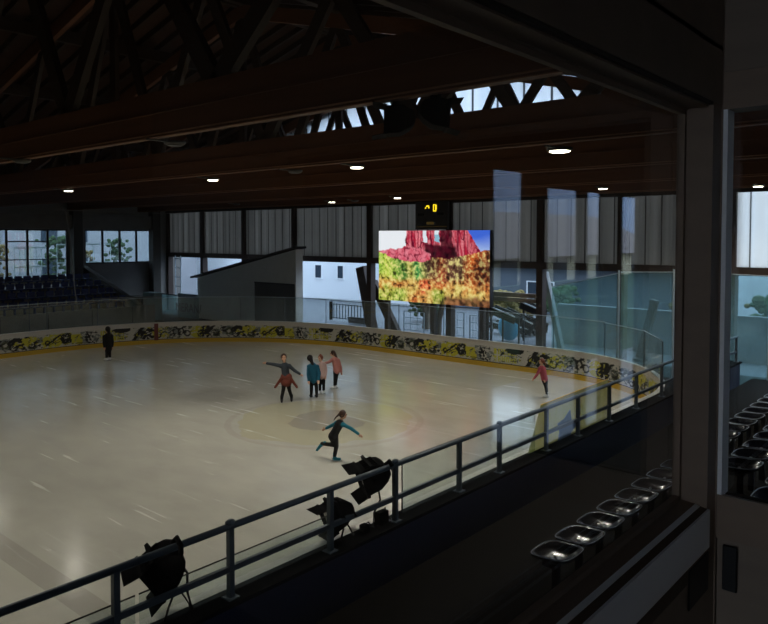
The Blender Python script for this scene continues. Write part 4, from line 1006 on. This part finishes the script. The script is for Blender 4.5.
# ------------------------------------------------------------------ skaters
def remeshed(mb, vox, name, mat, parent, smooth=3):
    o = mb.build(name, mat)
    r = o.modifiers.new('r', 'REMESH'); r.mode = 'VOXEL'; r.voxel_size = vox; r.use_smooth_shade = True
    s = o.modifiers.new('s', 'SMOOTH'); s.factor = .5; s.iterations = smooth
    dg = bpy.context.evaluated_depsgraph_get(); dg.update()
    me = bpy.data.meshes.new_from_object(o.evaluated_get(dg)); old = o.data; o.modifiers.clear(); o.data = me; bpy.data.meshes.remove(old)
    me.name = name; me.shade_smooth(); o.parent = parent; return o
def limb(mb, a, b, r1, r2):
    a, b = Vector(a), Vector(b); mb.tube([a, b], r1, 10, r2); mb.sphere(a, r1, n=7); mb.sphere(b, r2, n=7)
def person(foot, J, look, lab, clothes, hair='hair_black', hairstyle='long', hat=None, h=1.45, skate='white'):
    """J: joints measured in the picture (px right, px up of the foot, depth away in m); scaled at the foot's distance"""
    base = onz(*foot); k = (base-Vector((0, 0, HC))).dot(FW)/F
    e = empty('skater', (base.x, base.y, 0), YAW, lab, 'person')
    g = {n: Vector((v[0]*k, v[2] if len(v) > 2 else 0., v[1]*k*1.01)) for n, v in J.items()}
    u = h/1.45
    # keep limb ends on the ice
    for s in 'LR':
        if ('an'+s) in g and g['an'+s].z < .2*u: g['an'+s].z = .12*u
    look = Vector(look).normalized()
    hd, ch, pv = g['head'], g['chest'], g['pelvis']
    up = (hd-ch).normalized(); hr = .098*u
    body = MB()
    skull = hd
    body.sphere(skull, hr, (.86, .98, 1.12), 12, Matrix.Rotation(math.atan2(look.y, look.x)-PI/2, 3, 'Z'))
    body.sphere(skull+look*hr*.45-up*hr*.55, hr*.62, (1, 1, 1), 8)              # jaw
    body.sphere(skull+look*hr*1.02-up*hr*.15, hr*.16, n=6); body.sphere(skull+look*hr*.98-up*hr*.6, hr*.14, (1.3, 1, .6), n=6)   # nose, mouth
    sd = look.cross(Vector((0, 0, 1))).normalized()
    for q in (-1, 1): body.sphere(skull+sd*q*hr*.88-up*hr*.1, hr*.2, (.6, 1, 1.2), 6)
    limb(body, skull-up*hr*.8, ch, .042*u, .05*u)
    limb(body, ch-up*.03, pv, .115*u, .11*u)
    limb(body, g['shL'], g['shR'], .055*u, .055*u)
    def hand(mb, wr, el, sgn):
        d = (wr-el).normalized(); s2 = d.cross(Vector((0, 1, .3))).normalized(); n = d.cross(s2)
        limb(mb, wr, wr+d*.055*u, .024*u, .028*u)
        for i, L in enumerate((.055, .066, .062, .048)):
            st = wr+d*.07*u+s2*((i-1.5)*.019*u)
            mid = st+d*L*.55*u+n*.006; limb(mb, st-d*.02*u, mid, .0095*u, .009*u); limb(mb, mid, mid+(d+n*.5).normalized()*L*.5*u, .009*u, .008*u)
        th = wr+d*.02*u-s2*.026*u; tm = th+(d*.5-s2*.9).normalized()*.03*u; limb(mb, th, tm, .011*u, .010*u); limb(mb, tm, tm+(d-s2*.2).normalized()*.028*u, .010*u, .009*u)
    for s, q in (('L', -1), ('R', 1)):
        limb(body, g['sh'+s], g['el'+s], .045*u, .036*u); limb(body, g['el'+s], g['ha'+s], .036*u, .026*u); hand(body, g['ha'+s], g['el'+s], q)
        hp = pv+(g['kn'+s]-pv)*.06+Vector(((-1 if s == 'L' else 1)*.05*u, 0, 0)); g['hip'+s] = hp
        limb(body, hp, g['kn'+s], .078*u, .052*u); limb(body, g['kn'+s], g['an'+s], .052*u, .036*u)
        td = Vector(J['_toe'+s]).normalized() if '_toe'+s in J else (look-Vector((0, 0, look.z))).normalized()
        g['td'+s] = td; dn = Vector(J['_dn'+s]).normalized() if '_dn'+s in J else Vector((0, 0, -1)); limb(body, g['an'+s]+dn*.045*u, g['an'+s]+dn*.062*u+td*.12*u, .030*u, .022*u)
    bo = remeshed(body, .0095, 'body', 'skin', e)
    for q in (-1, 1):
        m = MB(); m.sphere(skull+look*hr*.93+sd*q*hr*.36+up*hr*.08, hr*.13, n=6); m.build('eye', 'eye', e, True)
    # hair
    hm = MB(); hm.sphere(skull+up*hr*.16-look*hr*.2, hr*1.07, (1., 1., 1.08), 12)
    if hairstyle == 'long':
        limb(hm, skull-look*hr*.55, skull-look*hr*.9-up*hr*2.1, hr*.8, hr*.5)
    elif hairstyle == 'tail':
        limb(hm, skull-look*hr*.9+up*hr*.3, skull-look*hr*1.7-up*hr*1.2, hr*.35, hr*.22); limb(hm, skull-look*hr*1.7-up*hr*1.2, skull-look*hr*1.9-up*hr*2.2, hr*.24, hr*.1)
    elif hairstyle == 'bun': hm.sphere(skull+up*hr*1.15-look*hr*.4, hr*.48, n=8)
    else: limb(hm, skull-look*hr*.4, skull-look*hr*.55-up*hr*.7, hr*.85, hr*.6)
    remeshed(hm, .012, 'hair', hair, e)
    top, legs = clothes['top'], clothes['legs']
    jm = MB(); pad = clothes.get('pad', .018)*u
    hem = pv+(pv-ch).normalized()*(clothes.get('hem', .06)*u)
    limb(jm, ch+up*.01, ch*.45+hem*.55, .115*u+pad, .112*u+pad); limb(jm, ch*.45+hem*.55, hem, .112*u+pad, .125*u+pad); limb(jm, g['shL'], g['shR'], .058*u+pad, .058*u+pad)
    if clothes.get('hood'): limb(jm, skull-look*hr*.35, ch, hr*1.02, hr*.9); 
    else: limb(jm, ch, ch+up*.09*u, .07*u, .058*u)
    if clothes.get('sleeves'):
        remeshed(jm, .012, 'vest', 'cloth_'+top, e); jm = MB(); top = clothes['sleeves']
        limb(jm, g['shL'], g['shR'], .062*u+pad, .062*u+pad)
    for s in 'LR':
        limb(jm, g['sh'+s], g['el'+s], .05*u+pad, .044*u+pad*.7); limb(jm, g['el'+s], g['el'+s]+(g['ha'+s]-g['el'+s])*.97, .044*u+pad*.7, .034*u+pad*.6)
    remeshed(jm, .012, 'jacket', 'cloth_'+top, e)
    tm = MB()
    for s in 'LR':
        limb(tm, pv, g['hip'+s], .11*u, .09*u); limb(tm, g['hip'+s], g['kn'+s], .09*u, .064*u); limb(tm, g['kn'+s], g['an'+s]+Vector((0, 0, .03*u)), .064*u, .052*u)
    remeshed(tm, .012, 'trousers', 'cloth_'+legs, e)
    if clothes.get('tied'):
        tj = MB(); limb(tj, pv+Vector((-.05, 0, .06)), pv+Vector((.05, 0, .06)), .15*u, .15*u); limb(tj, pv+Vector((-.03, 0, -.1)), pv+Vector((.03, 0, -.1)), .165*u, .165*u)
        for q in (-1, 1): limb(tj, pv+Vector((q*.13, -.05, .06)), Vector((pv.x+q*.36*u, pv.y-.08, pv.z-.26*u)), .055*u, .04*u)
        remeshed(tj, .012, 'tied_jacket', 'cloth_rust', e)
    if clothes.get('hands'):
        for s in 'LR':
            gm = MB(); d = (g['ha'+s]-g['el'+s]).normalized(); limb(gm, g['ha'+s], g['ha'+s]+d*.06*u, .034*u, .038*u)
    if hat: hm = MB(); hm.sphere(skull+up*hr*.35, hr*1.16, (1, 1, .85), 10); hm.sphere(skull+up*hr*1.35, hr*.32, n=8); remeshed(hm, .012, 'hat', 'cloth_'+hat, e)
    # skates: boot and blade
    for s in 'LR':
        a, td = g['an'+s], g['td'+s]
        dn = Vector(J['_dn'+s]).normalized() if '_dn'+s in J else Vector((0, 0, -1))
        bt = MB(); limb(bt, a-dn*.09*u, a+dn*.02*u, .052*u, .046*u); limb(bt, a+dn*.05*u-td*.02*u, a+dn*.06*u+td*.14*u, .046*u, .036*u)
        b_ = remeshed(bt, .010, 'skate_boot', 'cloth_'+skate, e)
        m = MB(); c1, c2 = a+dn*.098*u-td*.09*u, a+dn*.098*u+td*.2*u
        m.prism([c1, c2, c2+dn*.022*u, c1+dn*.022*u], td.cross(dn).normalized()*.006); m.bar(a+dn*.07*u-td*.04*u, a+dn*.1*u-td*.04*u, .02, .04); m.bar(a+dn*.07*u+td*.11*u, a+dn*.1*u+td*.11*u, .02, .04)
        m.build('blade', 'blade', b_)
    # rest the lowest blade on the ice
    zz = min((v.co.z for c in list(e.children) + [q for c in e.children for q in c.children] for v in c.data.vertices), default=0)
    e.location.z = -zz
    return e
person((108, 361), dict(head=(0, 31.5), chest=(0, 24.5), shL=(-2.6, 24.5, -.1), shR=(3, 24.5, .1), elL=(-2.6, 19, -.14), elR=(3.6, 19, .14), haL=(-2, 14.6, -.16), haR=(3.4, 14.2, .14), pelvis=(.4, 16), knL=(-.8, 8.5, -.04), knR=(1.2, 8.5, .06), anL=(-.9, 2, -.04), anR=(1.2, 2, .08)), (-.8, .5, 0), 'skater in a long black jacket standing alone by the far left boards', dict(top='black', legs='black', hem=.16, hood=False), 'hair_black', 'long', h=1.58)
person((286, 402), dict(head=(-2, 44.5), chest=(-1, 35.5), shL=(-5.2, 36), shR=(3.4, 36), elL=(-12, 37.5), elR=(9, 31), haL=(-19, 38.5), haR=(14, 28), pelvis=(.4, 23), knL=(-2.4, 12.5, -.05), knR=(3, 12.5, .05), anL=(-4, 2.5, -.06), anR=(5.2, 2.5, .08)), (.15, -1, -.05), 'skater in slate top with arms spread and a rust jacket tied at the waist', dict(top='slate', legs='black', hem=-.02, tied=True), 'hair_brown', 'long', h=1.45, skate='coal')
person((314, 398), dict(head=(-4, 39.5), chest=(-1.2, 31.5), shL=(-5, 31.5, -.03), shR=(3.2, 31, .05), elL=(-5.6, 24.5, -.1), elR=(5.4, 24.5, .0), haL=(-4.6, 18.5, -.2), haR=(5, 18.5, -.08), pelvis=(-.2, 20), knL=(-2.5, 11), knR=(2.4, 11), anL=(-2.6, 2.5), anR=(2.8, 2.5)), (-.4, .9, -.1), 'skater in a teal blue jacket seen from behind in the group', dict(top='teal', legs='black', hem=.06), 'hair_black', 'long', h=1.45, skate='coal')
person((321.5, 394), dict(head=(-1, 35.8), chest=(.3, 29), shL=(-3, 28.8, -.03), shR=(3.4, 28.8, .04), elL=(-3.4, 22.8, -.1), elR=(4.6, 23, .04), haL=(-3, 18.2, -.14), haR=(4.2, 18, -.02), pelvis=(.4, 19.6), knL=(-1.4, 11), knR=(2.2, 11), anL=(-1.6, 2.5), anR=(2.2, 2.5)), (-.5, -.8, 0), 'small skater in a pale pink jacket with a hair bun behind the teal jacket', dict(top='dusty', legs='black', hem=.06), 'hair_auburn', 'bun', h=1.32)
person((334, 389), dict(head=(-1.2, 35.4), chest=(1.2, 28.6), shL=(-1.8, 29.4, .0), shR=(4.4, 28.4, .03), elL=(-4.8, 27.2, -.1), elR=(6.6, 22.4), haL=(-8, 27, -.2), haR=(7.4, 17.2), pelvis=(2.6, 19.6), knL=(1, 11.5, -.03), knR=(2.4, 11.5, .04), anL=(.6, 2.6), anR=(1.6, 2.6, .1)), (-.9, -.3, -.05), 'skater in a dusty pink jacket and black leggings reaching toward the group', dict(top='pink', legs='black', hem=.05), 'hair_brown', 'long', h=1.32)
person((335, 461), dict(head=(8.2, 46.4), chest=(4.6, 37), shL=(1.2, 37, .08), shR=(8.4, 37.2, -.08), elL=(-4.4, 33.6, .14), elR=(16.2, 34.2, -.14), haL=(-9.4, 30.8, .18), haR=(24, 29, -.18), pelvis=(-1.8, 25.2), knL=(-.2, 15.8, .02), knR=(1.6, 15.2, -.04), anL=(-13.2, 15.6, .06), anR=(-.3, 4.6, -.02), _toeL=(-.6, 0, -.8), _dnL=(-.75, 0, -.5), _toeR=(1, 0, 0)), (.95, -.25, -.12), 'skater in teal sleeves and black gliding on one leg with arms outstretched', dict(top='black', legs='black', hem=.02, sleeves='tealb', pad=.006), 'hair_brown', 'tail', h=1.32, skate='tealb')
person((546, 397.5), dict(head=(-4.6, 36), chest=(-4.4, 28.6), shL=(-7, 28.8, -.04), shR=(-1.6, 28.6, .06), elL=(-9.6, 23.6, -.1), elR=(-.4, 22.6, .02), haL=(-13, 19.8, -.14), haR=(-2, 18.2, -.1), pelvis=(-1.8, 19.4), knL=(-.6, 11, -.04), knR=(.4, 10.6, .05), anL=(.6, 2.6, -.04), anR=(1.6, 2.6, .08)), (-.9, -.3, -.05), 'skater in a rose pink top and black trousers near the far right boards', dict(top='rose', legs='black', hem=.02), 'hair_auburn', 'tail', h=1.24)
